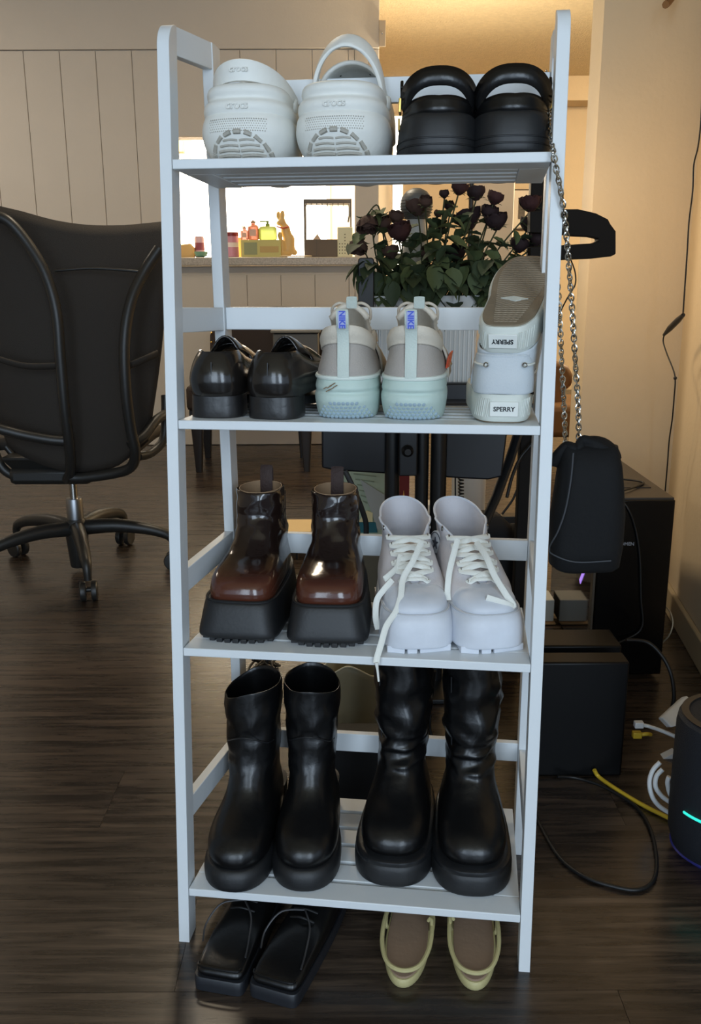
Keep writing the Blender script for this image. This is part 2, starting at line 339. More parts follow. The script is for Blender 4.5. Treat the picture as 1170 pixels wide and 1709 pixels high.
# ================================================================ SHOES
def ring(k, N=44):
    z, yf, yb, w_, ym, nf, nb, cx = (list(k)+[0])[:8]; out = []
    for i in range(N):
        t = 2*PI*i/N; c, s = math.cos(t), math.sin(t); n = nf if s < 0 else nb
        x = w_*math.copysign(abs(c)**(2/n), c); y = ym+(yb-ym if s > 0 else ym-yf)*math.copysign(abs(s)**(2/n), s)
        out.append(Vector((cx+x, y, z)))
    return out
def body(keys, sub=4, N=44, cap0=True, cap1=True, wr=None):
    rs = [ring(k, N) for k in crom([list(k)+[0]*(8-len(k)) for k in keys], sub)]
    if wr:
        amp, fx, fz, z0 = wr
        for r_ in rs:
            for q in r_:
                if q.z > z0:
                    a = amp*min(1, (q.z-z0)/.02); n = noise.noise(Vector((q.x*fx, q.y*fx, q.z*fz)))+.5*noise.noise(Vector((q.x*fx*2.1+9, q.y*fx*2.1, q.z*fz*2.3)))
                    d = Vector((q.x-0, q.y-.15, 0)); d = d.normalized() if d.length > 1e-5 else d
                    q += d*n*a
    g = G(); g.loft(rs, cap0, cap1); return g
def shoe(name, label, x, y, z, rz, group=None, heel_first=False, rx=0, cat='shoe'):
    return root(name, label, cat, rk(x, y, z), ANG+rz+(PI if heel_first else 0), group, rx)
def treads(parent, wf, n, L, mat, z=.004, front=True):
    g = G()
    for k in range(n):
        x = -wf+2*wf*(k+.5)/n; g.box((x, .012+.02*abs(x/wf)**3, z), (2*wf/n*.72, .018, z*2))
    g.obj('tread', mat, parent, bevel=.0008, kind='stuff')
# ---- brown Chelsea platform boots
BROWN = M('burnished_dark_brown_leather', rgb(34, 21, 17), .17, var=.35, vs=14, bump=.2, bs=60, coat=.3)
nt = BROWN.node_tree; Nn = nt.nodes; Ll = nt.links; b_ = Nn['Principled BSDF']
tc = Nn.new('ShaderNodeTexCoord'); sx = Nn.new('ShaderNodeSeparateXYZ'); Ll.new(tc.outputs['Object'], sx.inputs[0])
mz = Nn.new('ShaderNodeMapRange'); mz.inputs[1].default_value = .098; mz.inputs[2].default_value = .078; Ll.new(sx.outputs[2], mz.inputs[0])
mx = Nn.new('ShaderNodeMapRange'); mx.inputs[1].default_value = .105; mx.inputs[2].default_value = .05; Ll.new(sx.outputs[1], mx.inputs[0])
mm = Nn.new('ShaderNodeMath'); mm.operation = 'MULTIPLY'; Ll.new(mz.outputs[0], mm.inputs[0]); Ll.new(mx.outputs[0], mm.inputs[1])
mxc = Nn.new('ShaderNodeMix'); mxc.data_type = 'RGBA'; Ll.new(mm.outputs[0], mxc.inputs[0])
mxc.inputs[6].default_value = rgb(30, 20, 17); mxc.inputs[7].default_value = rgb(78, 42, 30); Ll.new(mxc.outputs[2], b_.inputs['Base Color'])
def chelsea(x, y, rz, label):
    r_ = shoe('chelsea_boot', label, x, y, Z3, rz, 'brown platform Chelsea boots', cat='boot')
    body([(.006, .004, .262, .057, .06, 5, 2.6), (.012, .000, .264, .0578, .06, 5, 2.6), (.030, .004, .263, .055, .065, 4.6, 2.6), (.052, .012, .258, .0515, .07, 4.2, 2.6), (.055, .016, .256, .049, .07, 4, 2.6)], 3).obj('platform_sole', RUB, r_, bevel=.001)
    treads(r_, .052, 9, .25, RUB, .0032)
    body([(.0, .18, .262, .044, .21, 3, 2.6), (.006, .18, .262, .045, .21, 3, 2.6)], 2).obj('heel_tread', RUB, r_)
    T_ = .181
    keys = [(.0545, .020, .254, .0465, .075, 3.6, 2.4), (.066, .0185, .256, .0475, .08, 3.4, 2.4), (.078, .024, .258, .0465, .085, 3.2, 2.3), (.087, .038, .258, .0435, .09, 2.9, 2.3), (.0935, .060, .257, .0405, .115, 2.6, 2.3),
            (.101, .085, .254, .038, .14, 2.4, 2.2), (.115, .106, .249, .0365, .16, 2.3, 2.2), (.132, .121, .238, .0352, .17, 2.3, 2.2), (.15, .128, .228, .0345, .172, 2.3, 2.2), (.166, .128, .222, .0342, .172, 2.3, 2.3), (T_, .127, .220, .0342, .172, 2.3, 2.3),
            (T_+.001, .130, .217, .0325, .172, 2.3, 2.3), (T_-.02, .131, .216, .0315, .172, 2.3, 2.3), (T_-.05, .131, .216, .0315, .172, 2.3, 2.3)]
    body(keys, 5, 56, wr=(.0048, 30, 40, .095)).obj('upper', BROWN, r_, smooth=60)
    # welt line between sole and upper
    wp = ring((.0555, .0165, .257, .0497, .07, 4, 2.5), 60); G().tube(wp, .0022, 6, True).obj('welt', RUB, r_)
    # elastic gores
    for s in (-1, 1):
        P = [Vector((s*.0330, .160, T_-.006)), Vector((s*.0330, .192, T_-.006)), Vector((s*.0340, .182, .125)), Vector((s*.0340, .172, .125))]
        g = G().loft([[q, q+Vector((s*.0012, 0, 0))] for q in P+[P[0]]], closed=False, cap0=False, cap1=False); g.obj('elastic_gore', M('black_elastic', rgb(15, 14, 14), .9, bump=.8, bs=300), r_)
    # lining band standing above the collar and pull loop
    rs = [[Vector((.0318*math.cos(t), .1725+.0425*math.sin(t), zz)) for t in [2*PI*i/30 for i in range(30)]] for zz in (T_-.03, T_+.0035)]
    rs += [[Vector((.0306*math.cos(t), .1725+.0413*math.sin(t), zz)) for t in [2*PI*i/30 for i in range(30)]] for zz in (T_+.0035, T_-.05)]
    G().loft(rs, False, True).obj('lining', TANIN, r_)
    yb = .212
    G().tube([(0, yb+.004, T_-.02), (0, yb+.005, T_+.018), (0, yb+.002, T_+.027), (0, yb-.003, T_+.018), (0, yb-.004, T_-.02)], .0012, 8, ry=.0095, up=(1, 0, 0)).obj('pull_loop', M('brown_webbing', rgb(52, 34, 28), .7, bump=.6, bs=300), r_)
    return r_
chelsea(.083, .062, -.02, 'glossy dark brown Chelsea boot with square black platform, left one on the third shelf')
chelsea(.2105, .062, .06, 'glossy dark brown Chelsea boot with square black platform, right beside the white sneakers')
# ---- black ankle boots on the bottom shelf
def ankle(x, y, rz, label, T_, tip, seed):
    r_ = shoe('ankle_boot', label, x, y, Z4, rz, 'black leather ankle boots', cat='boot')
    body([(.0, .006, .17, .046, .07, 2.3, 2.2), (.006, .000, .175, .050, .07, 2.3, 2.2), (.022, .001, .18, .0505, .07, 2.3, 2.2), (.031, .006, .18, .048, .075, 2.3, 2.2), (.033, .010, .178, .045, .075, 2.3, 2.2)], 3).obj('platform_sole', RUB, r_)
    body([(.0, .195, .265, .036, .225, 3, 2.4), (.05, .185, .268, .037, .225, 3, 2.4)], 2).obj('block_heel', RUB, r_)
    keys = [(.032, .012, .262, .044, .08, 2.3, 2.2), (.045, .008, .268, .0465, .08, 2.35, 2.2), (.058, .013, .270, .0455, .085, 2.35, 2.2), (.069, .028, .270, .042, .095, 2.3, 2.2), (.078, .050, .268, .038, .115, 2.2, 2.2), (.088, .075, .265, .0355, .14, 2.2, 2.2),
            (.105, .098, .260, .0345, .16, 2.2, 2.2), (.127, .112, .252, .035, .17, 2.2, 2.2), (.155, .118, .240, .037, .172, 2.2, 2.2), (.185, .119, .232, .0395, .172, 2.2, 2.2), (.212, .119, .229, .0415, .172, 2.2, 2.2), (T_, .119, .228, .0437, .172, 2.2, 2.2),
            (T_+.0015, .1215, .2255, .0415, .172, 2.2, 2.2), (T_-.015, .123, .224, .040, .172, 2.2, 2.2), (T_-.10, .123, .224, .037, .172, 2.2, 2.2)]
    g = body(keys, 5, 56, wr=(.0045, 24, 30, .10))
    for q in g.v:
        if q.z > T_-.06: q.z += tip*(q.x/.04)*min(1, (q.z-T_+.06)/.05)+.004*math.cos(q.x*60)*min(1, (q.z-T_+.06)/.05)
    g.obj('upper', LEATHW, r_, smooth=60)
    # curved vamp seam and collar stitching
    P = [Vector((x_*.0355, .117-.004+(1-math.sqrt(max(0, 1-x_*x_)))*.038, .184-.020*x_*x_)) for x_ in [i/8 for i in range(-8, 9)]]
    G().tube(P, .0012, 6).obj('vamp_seam', M('black_piping', rgb(28, 29, 32), .35), r_)
    return r_
ankle(.077, .002, -.01, 'black leather ankle boot on the bottom shelf, leftmost with slanted collar', .243, .010, 1)
ankle(.179, .016, .065, 'black leather ankle boot on the bottom shelf, standing second from the left post', .247, -.002, 2)
# ---- tall black boots
def tall(x, y, rz, label):
    r_ = shoe('tall_boot', label, x, y, Z4, rz, 'tall black pull-on boots', cat='boot')
    body([(.0, .006, .272, .054, .08, 2.5, 2.4), (.007, .000, .276, .0585, .08, 2.6, 2.4), (.026, .001, .276, .0590, .08, 2.6, 2.4), (.033, .004, .274, .0575, .08, 2.6, 2.4)], 3).obj('platform_sole', RUB, r_)
    body([(.033, .0035, .274, .0578, .08, 2.6, 2.4), (.040, .0035, .274, .0572, .08, 2.6, 2.4), (.0425, .010, .270, .052, .08, 2.5, 2.4)], 3).obj('welt', M('waxed_welt', rgb(26, 27, 29), .32, bump=.3, bs=90), r_)
    keys = [(.042, .017, .262, .0475, .085, 2.5, 2.3), (.052, .013, .266, .050, .085, 2.6, 2.3), (.066, .017, .268, .0495, .09, 2.6, 2.3), (.078, .032, .268, .046, .10, 2.4, 2.3), (.087, .055, .267, .0425, .12, 2.3, 2.2), (.098, .080, .264, .039, .14, 2.2, 2.2),
            (.115, .102, .258, .0365, .16, 2.2, 2.2), (.13, .114, .254, .0365, .172, 2.2, 2.2), (.145, .124, .248, .0365, .178, 2.2, 2.2), (.155, .117, .250, .0390, .18, 2.2, 2.2), (.166, .125, .246, .0385, .18, 2.2, 2.2), (.180, .118, .248, .0415, .18, 2.2, 2.2), (.22, .122, .244, .043, .18, 2.2, 2.2),
            (.28, .119, .246, .0435, .18, 2.2, 2.2), (.335, .118, .246, .0440, .18, 2.2, 2.2), (.336, .121, .243, .042, .18, 2.2, 2.2), (.30, .121, .243, .041, .18, 2.2, 2.2)]
    body(keys, 5, 60, wr=(.0075, 24, 46, .11)).obj('upper', LEATHW, r_, smooth=60)
    G().tube([(-.034, .142, .335), (-.033, .142, .27), (-.032, .143, .215), (-.030, .145, .16)], .001, 6).obj('side_seam', RUB, r_)
    return r_
tall(.301, .042, -.03, 'tall black leather boot with chunky welted sole, left one of the tall pair')
tall(.4195, .034, .045, 'tall black leather boot with chunky welted sole, against the right post')
# ---- white platform high-top sneakers
def sneaker(x, y, rz, label, loose, patch):
    r_ = shoe('high_top_sneaker', label, x, y, Z3, rz, 'white platform high-top sneakers', cat='sneaker')
    body([(.007, .003, .268, .0495, .06, 3.2, 2.4), (.010, .000, .270, .0505, .06, 3.2, 2.4), (.030, .000, .270, .0505, .06, 3.1, 2.4), (.044, .003, .268, .049, .065, 3.0, 2.4), (.052, .009, .264, .046, .07, 2.8, 2.4), (.0535, .015, .262, .043, .07, 2.7, 2.4)], 4).obj('platform_sole', RUBW, r_)
    g = G()
    for (a, b) in ((-.0435, -.020), (-.0165, -.003), (.0005, .0435)): g.loft([[Vector((a, .004+.012*(abs(a)/.05)**4, z)), Vector((b, .004+.012*(abs(b)/.05)**4, z)), Vector((b*.96, .25, z)), Vector((a*.96, .25, z))] for z in (0, .0098)])
    g.obj('outsole', RUBW, r_, bevel=.001)
    gl = ring((.0525, .0095, .2655, .0462, .07, 2.8, 2.4), 60); G().tube(gl, .0013, 6, True).obj('foxing_line', M('grey_foxing_line', rgb(190, 192, 196), .6), r_)
    # toe cap: rubber half dome
    body([(.050, .013, .105, .043, .072, 2.8, 2), (.058, .012, .105, .0435, .072, 2.7, 2), (.066, .019, .104, .041, .075, 2.6, 2), (.0725, .034, .103, .036, .08, 2.4, 2), (.0765, .055, .100, .028, .085, 2.2, 2), (.078, .072, .092, .012, .085, 2, 2)], 4).obj('toe_cap', RUBW, r_)
    keys = crom([(.052, .040, .264, .0440, .09, 2.6, 2.4, 0, 0), (.062, .040, .266, .0445, .09, 2.5, 2.4, 0, 0), (.072, .055, .267, .0435, .10, 2.4, 2.4, 0, 0), (.079, .072, .266, .0415, .115, 2.4, 2.3, 0, .12), (.090, .086, .264, .0385, .13, 2.3, 2.3, 0, .36), (.099, .098, .262, .0360, .15, 2.3, 2.3, 0, .44),
            (.108, .115, .260, .0340, .17, 2.2, 2.2, 0, .50), (.119, .131, .260, .0335, .185, 2.2, 2.2, 0, .58), (.129, .143, .262, .0345, .195, 2.2, 2.2, 0, .72), (.138, .155, .264, .0360, .205, 2.2, 2.2, 0, .95)], 4)
    N = 48; rs = []
    for k in keys:
        z, yf, yb, w_, ym, nf, nb, cx, gp = k; gp = max(0, gp); row = []
        for i in range(N+1):
            t = -PI/2+gp+(2*PI-2*gp)*i/N; c, s = math.cos(t), math.sin(t); n = nf if s < 0 else nb
            X = w_*math.copysign(abs(c)**(2/n), c); Y = ym+(yb-ym if s > 0 else ym-yf)*math.copysign(abs(s)**(2/n), s)
            u = max(0, (z-.115)/.023); row.append(Vector((X*(1+.06*u*(s < 0)), Y, z+(.016*u*max(0, s) if s > 0 else -.012*u*abs(s)))))
        rs.append(row)
    g = G().loft(rs, False, False, closed=False); g.obj('upper', CANV, r_, solid=.0028, smooth=60, warp=(.0012, 30))
    # stitched edge binding along the throat and collar
    edge = [r__[0] for r__ in rs[12:]]+[q for q in rs[-1]]+[r__[-1] for r__ in rs[12:]][::-1]
    G().tube(edge, .0019, 6).obj('collar_binding', RUBW, r_)
    # tongue
    G().grid(lambda u, v: Vector(((v-.5)*(.040+.006*u), .076+.078*u+.008*(2*v-1)**2-.004, .0765+.036*u-.005*(2*v-1)**2)), 10, 8).obj('tongue', CANV, r_, solid=.004, warp=(.002, 25))
    # eyelets and laces
    def edge_pt(s, u):  # s side, u 0..1 up the throat
        i = 12+int(u*(len(rs)-13)); row = rs[i]; q = row[2] if s > 0 else row[-3]; return q.copy()
    def ey(u):
        for s in (1, -1):
            q = edge_pt(s, u); o = Vector((q.x*.35, -.006, .0015)).normalized()*.0022
            t = [q+o+Vector((0, math.cos(a)*.0032, math.sin(a)*.0032)) for a in [2*PI*i/12 for i in range(12)]]
            G().tube(t, .0011, 6, True).obj('eyelet', STEEL, r_)
    us = [.04, .19, .33, .47, .61, .75, .93]
    for u in us: ey(u)
    for a in range(5):
        A, B_ = edge_pt(1, us[a]), edge_pt(-1, us[a]); A2, B2 = edge_pt(1, us[a+1]), edge_pt(-1, us[a+1])
        for q, e in ((A, B2), (B_, A2)):
            mid = (q+e)/2+Vector((0, -.013, .006)); q2 = q+Vector((q.x*.12, -.004, 0)); e2 = e+Vector((e.x*.12, -.004, 0))
            G().tube(curve([q, q2, (q2+mid)/2+Vector((0, -.003, .002)), mid, (mid+e2)/2+Vector((0, -.003, .001)), e2, e], 3), .0042, 8, ry=.0012, up=(0, -.75, .6)).obj('lace', LACEW, r_, smooth=60)
    G().tube(curve([edge_pt(1, us[0]), Vector((.012, .066, .085)), Vector((-.012, .066, .085)), edge_pt(-1, us[0])], 3), .0040, 8, ry=.0012, up=(0, -.6, .8)).obj('lace', LACEW, r_)
    for pts in loose:
        G().tube(curve([rk(*q) for q in pts], 6), .0042, 8, ry=.0013, up=(0, -1, .05)).obj('loose_lace', LACEW, r_, world=True, smooth=60)
    if not patch: G().tube([rk(*A3(628, 1105, .0295)), rk(*A3(630, 1118, .030)), rk(*A3(632, 1137, .031))], [.0028, .0016, .0014], 8).obj('aglet', LACEW, r_, world=True)
    if patch:
        c = Vector((-.0372, .196, .100)); ax = Vector((-1, -.25, .05)).normalized()
        rot = Vector((0, 0, 1)).rotation_difference(ax).to_matrix()
        pt = G().lathe([(.019, -.003), (.019, .0008), (.0175, .0012)], 28, c, ax).obj('ankle_patch', M('off_white_patch', rgb(206, 206, 206), .6), r_)
        g = G().tube([c+rot @ Vector((.0165*math.cos(a), .0165*math.sin(a), .0016)) for a in [2*PI*i/24 for i in range(24)]], .0007, 6, True)
        st = [c+rot @ Vector(((.010 if i % 2 == 0 else .004)*math.sin(PI*i/5), (.010 if i % 2 == 0 else .004)*math.cos(PI*i/5), .0012)) for i in range(10)]
        n = rot @ Vector((0, 0, .0012)); g.prism(st, (0, 0, 0), n); g.obj('star_emblem', M('dark_grey_print', rgb(62, 64, 72), .6), pt)
    return r_
def A3(px, py, y): q = atr(px, py, y); return (q.x, q.y, q.z)
lo1 = [[A3(703, 905, .150), A3(690, 935, .125), A3(673, 965, .105), A3(669, 995, .085), A3(661, 1020, .068), A3(645, 1045, .052), A3(636, 1075, .040), A3(630, 1095, .0335), A3(628, 1107, .030)],
       [A3(669, 926, .155), A3(664, 945, .14), A3(652, 958, .125), A3(641, 967, .115)],
       [A3(655, 968, .12), A3(640, 985, .11), A3(629, 1002, .105), A3(627, 1030, .10), A3(631, 1050, .10)]]
lo2 = [[A3(764, 900, .165), A3(757, 925, .150), A3(750, 955, .135), A3(747, 985, .125), A3(748, 1002, .12)],
       [A3(795, 905, .165), A3(812, 930, .135), A3(825, 960, .115), A3(843, 990, .10), A3(857, 1012, .098), A3(840, 1006, .09), A3(812, 997, .09)]]
sneaker(.339, .056, .18, 'white platform high-top sneaker with one long lace hanging over the shelf edge', lo1, False)
sneaker(.438, .068, .26, 'white platform high-top sneaker with star patch, beside the right post on third shelf', lo2, True)
# ---- white foam clogs on the top shelf (heels to the front)
def clog(x, y, rz, label, strap_up):
    r_ = shoe('foam_clog', label, x, y, Z1+.001-.265*math.sin(R(3.4)), rz, 'white platform foam clogs', True, rx=R(3.4), cat='clog')
    # heel of the shoe at +Y end (faces the camera), toe at y=0
    L = .265
    def k(z, back, w_, nb=2.5, toe=.0, ym=.195): return (z, toe, L-back, w_, ym, 1.75, nb)
    body([k(0, .030, .047, toe=.012), k(.006, .024, .050, toe=.006), k(.018, .010, .0565, toe=.002), k(.030, .002, .0600), k(.040, .000, .0605), k(.050, .002, .059, toe=.003), k(.056, .006, .0565, toe=.008)], 4).obj('platform_sole', FOAM, r_)
    keys = [k(.0545, .007, .0562, toe=.008), k(.062, .003, .0580, toe=.008), k(.069, .004, .0570, toe=.012), k(.074, .010, .0535, toe=.018), k(.077, .0105, .0525, toe=.024), k(.083, .007, .0535, toe=.034), k(.0885, .0085, .0520, toe=.05), k(.092, .014, .0495, toe=.060)]
    body(keys+[k(.0925, .019, .044, toe=.070), k(.085, .020, .043, toe=.075), k(.06, .02, .042, toe=.08)], 3).obj('heel_wall', FOAM, r_, smooth=60)
    # toe box dome
    def dome(u, v):
        yy = .004+u*.152; t = (v-.5)*PI; w_ = .050*math.sin(min(1, (u+.05)*1.6)*PI/2)**.6; h = (.030+.058*math.sin(min(1, u*1.25)*PI/2))*(1 if strap_up else .80)
        return Vector((w_*math.sin(t), yy, .050+h*max(0, math.cos(t))**.62))
    d = G().grid(dome, 20, 20).obj('toe_box', FOAM, r_, solid=.004, smooth=60)
    # sporting holes as small recessed rings
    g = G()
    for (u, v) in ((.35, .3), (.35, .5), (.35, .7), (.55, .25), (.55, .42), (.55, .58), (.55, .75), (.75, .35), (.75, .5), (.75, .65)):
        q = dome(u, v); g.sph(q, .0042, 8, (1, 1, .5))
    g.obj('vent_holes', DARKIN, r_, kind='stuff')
    # heel strap
    rim = 3.9
    if strap_up:
        P = []
        for i in range(25):
            a = PI*i/24; P.append(Vector((.0465*math.cos(a), .165+.020*math.sin(a), .080+.076*math.sin(a)**.85)))
    else:
        P = []
        for i in range(25):
            a = PI*i/24; P.append(Vector((.0505*math.cos(a)*(1-.0*math.sin(a)), .150+.098*math.sin(a)**.8, .090+.018*math.sin(a))))
    rs = []; hw = .014 if strap_up else .0135
    for i, q in enumerate(P):
        t = (P[min(i+1, 24)]-P[max(i-1, 0)]).normalized(); up = Vector((0, .78, -.62)) if strap_up else Vector((0, 0, 1))
        up = (up-t*up.dot(t)).normalized(); n = t.cross(up); hh = hw*(.55+.45*math.sin(PI*i/24))*(1.0 if not strap_up else 1.15)
        rs.append([q+up*hh*math.copysign(abs(math.sin(a))**.5, math.sin(a))+n*.0034*math.copysign(abs(math.cos(a))**.6, math.cos(a)) for a in [2*PI*j/12 for j in range(12)]])
    st = G().loft(rs).obj('heel_strap', FOAM, r_, smooth=50)
    for s in (-1, 1): G().lathe([(.0095, -.003), (.0095, .003), (.007, .005)], 18, (s*.0505, .160, .083), (s, 0, 0)).obj('strap_rivet', FOAM, r_)
    def facing(z, yb, sc=1): return Matrix.Translation((0, yb, z)) @ Matrix.Rotation(PI, 4, 'Z') @ Matrix.Rotation(PI/2, 4, 'X')
    lm = M('embossed_foam', rgb(218, 217, 210), .65)
    text('embossed_logo', 'crocs', .013, lm, r_, facing(.064, L-.0022), .0006)
    if not strap_up: text('embossed_logo', 'crocs', .011, lm, r_, facing(.109, .2521), .0006)
    # dotted grip band on the heel
    g = G()
    for j in range(6):
        for i in range(26):
            X = -.036+.072*i/25+(.0014 if j % 2 else 0); z = .0475-.0028*j; yb = .195+(L-.195-.0005)*(max(0, 1-(abs(X)/.060)**2.5))**(1/2.5)
            g.lathe([(.0008, -.001), (.0008, .0006)], 5, (X, yb, z), (0, 1, 0))
    g.obj('grip_dots', FOAMG, r_, kind='stuff')
    # rear outsole lugs, climbing the heel
    g = G(); base = []
    def hp(X, z): # point on rounded-up heel underside
        w_ = .047+(z/.034)*.013; yb = L-.030+.030*min(1, z/.034)**.8
        return Vector((X, .195+(yb-.195)*(max(0.02, 1-(abs(X)/(w_+.001))**2.5))**(1/2.5)+.0004, z))
    for j in range(5):
        z0 = .001+.0056*j; half = .030*math.sqrt(max(.05, 1-(j/5.2)**2))
        for s in (-1, 1):
            pts = [hp(s*(.0012+half*q/6), z0+.003*math.sin(q/6*PI)*.3) for q in range(7)]
            g.tube(pts, .0021, 6)
    for j in range(9):
        a = PI*(j+.5)/9; c = Vector((-.0385*math.cos(a), 0, .001+.0315*math.sin(a))); q = hp(c.x, c.z)
        q2 = hp(-.0445*math.cos(a), .001+.0365*math.sin(a)); dd = (q2-q); tt = Vector((math.sin(a), 0, math.cos(a)))
        g.tube([hp(c.x-tt.x*.0045, max(.001, c.z-tt.z*.0045)), q, hp(c.x+tt.x*.0045, max(.001, c.z+tt.z*.0045))], .0032, 6)
    g.obj('heel_lugs', FOAMG, r_)
    return r_
def heel_pos(xh, yh, rz, L):   # root (toe end) from where the heel should be, with heel towards the camera
    return xh+math.sin(-rz)*-L*-1*0+L*math.sin(-rz), yh+L*math.cos(rz)
for (xh, yh, rz, lab, up) in ((.096, .116, -.03, 'white foam clog with its heel strap folded down, nearest the left post', False), (.2185, .116, -.06, 'white foam clog with its heel strap standing up in an arch', True)):
    x_, y_ = xh+.265*math.sin(-rz), yh+.265*math.cos(rz); clog(x_, y_, rz, lab, up)
# ---- black platform sandals on the top shelf
def sandal(xh, yh, rz, label, s):
    L = .255; x_, y_ = xh+L*math.sin(-rz), yh+L*math.cos(rz)
    r_ = shoe('platform_sandal', label, x_, y_, Z1+.001-L*math.sin(R(3.2)), rz, 'black platform ankle-strap sandals', True, rx=R(3.2), cat='sandal')
    def k(z, d, w_): return (z, d, L-d, w_, .175, 1.9, 2.7)
    body([k(0, .006, .0490), k(.005, .001, .0515), k(.022, 0, .0525), (.044, .001, L-.004, .0500, .175, 1.9, 2.6), (.051, .004, L-.010, .0465, .175, 1.9, 2.6)], 4).obj('platform_sole', M('black_ribbed_sole', rgb(27, 28, 30), .5, bump=.15, bs=90), r_)
    for z in (.012, .020): G().tube(ring((z, .0, L+.0002, .0528, .175, 1.9, 2.7), 60), .0011, 6, True).obj('sole_groove_rib', RUB, r_)
    # heel counter, closed leather wall
    rs = []
    for z, hh in ((.050, 0), (.057, .3), (.064, .7), (.070, 1)):
        rs.append([Vector((.0465*math.cos(a)*(1-.04*hh), .185+(L-.194-.004*hh)*math.sin(a), z-(.008*hh)*abs(math.cos(a))**2+.003*hh*abs(math.sin(2*a))))for a in [PI*(i/28) for i in range(29)]])
    G().loft(rs, False, False, closed=False).obj('heel_counter', LEATH, r_, solid=.003, smooth=60)
    body([(.050, .012, L-.012, .044, .17, 1.9, 2.5), (.054, .014, L-.014, .043, .17, 1.9, 2.5)], 2).obj('footbed', DARKIN, r_)
    # toe straps
    for yy, hh in ((.055, .020), (.085, .022)):
        rs = []
        for i in range(17):
            a = PI*i/16; c = Vector((.0475*math.cos(a), yy, .042+hh*math.sin(a)**.7)); rs.append([c+Vector((0, -.012, 0)), c+Vector((0, .012, .002))])
        G().loft(rs, False, False, closed=False).obj('toe_strap', LEATH, r_, solid=.003)
    # ankle strap: wide band arching up and back
    rs = []
    for i in range(25):
        a = PI*i/24; sn = math.sin(a)
        c = Vector((.0460*math.copysign(abs(math.cos(a))**.8, math.cos(a)), .205+.028*sn, .060+.035*sn)); hh = .0085+.003*sn
        rs.append([c+Vector((-.006*math.cos(a), .003*sn, -hh)), c+Vector((.003*math.cos(a), -.0, hh))])
    G().loft(rs, False, False, closed=False).obj('ankle_strap', LEATH, r_, solid=.0022, smooth=25)
    q = Vector((s*.047, .205, .066)); bk = G().tube([q+Vector((s*.002, dy*.010, dz*.007)) for dy, dz in ((-1, -1), (1, -1), (1, 1), (-1, 1))], .0016, 6, True).tube([q+Vector((s*.002, -.010, 0)), q+Vector((s*.003, .010, .002))], .0011, 6)
    bk.obj('buckle', GOLD, r_)
    q = Vector((s*.0475, .225, .040)); G().tube([q+Vector((s*.002, dy*.006, dz*.006)) for dy, dz in ((-1, -1), (1, -1), (1, 1), (-1, 1))], .0014, 6, True).obj('buckle', GOLD, r_)
    G().box((s*.047, .19, .087), (.004, .026, .012), Matrix.Rotation(R(35), 3, 'X')).obj('strap_end', LEATH, r_, bevel=.001)
    return r_
sandal(.349, .114, .05, 'black platform sandal with arched ankle strap, left one with gold buckle to the left', 1)
sandal(.4405, .114, .05, 'black platform sandal with arched ankle strap, touching the silver chain', -1)
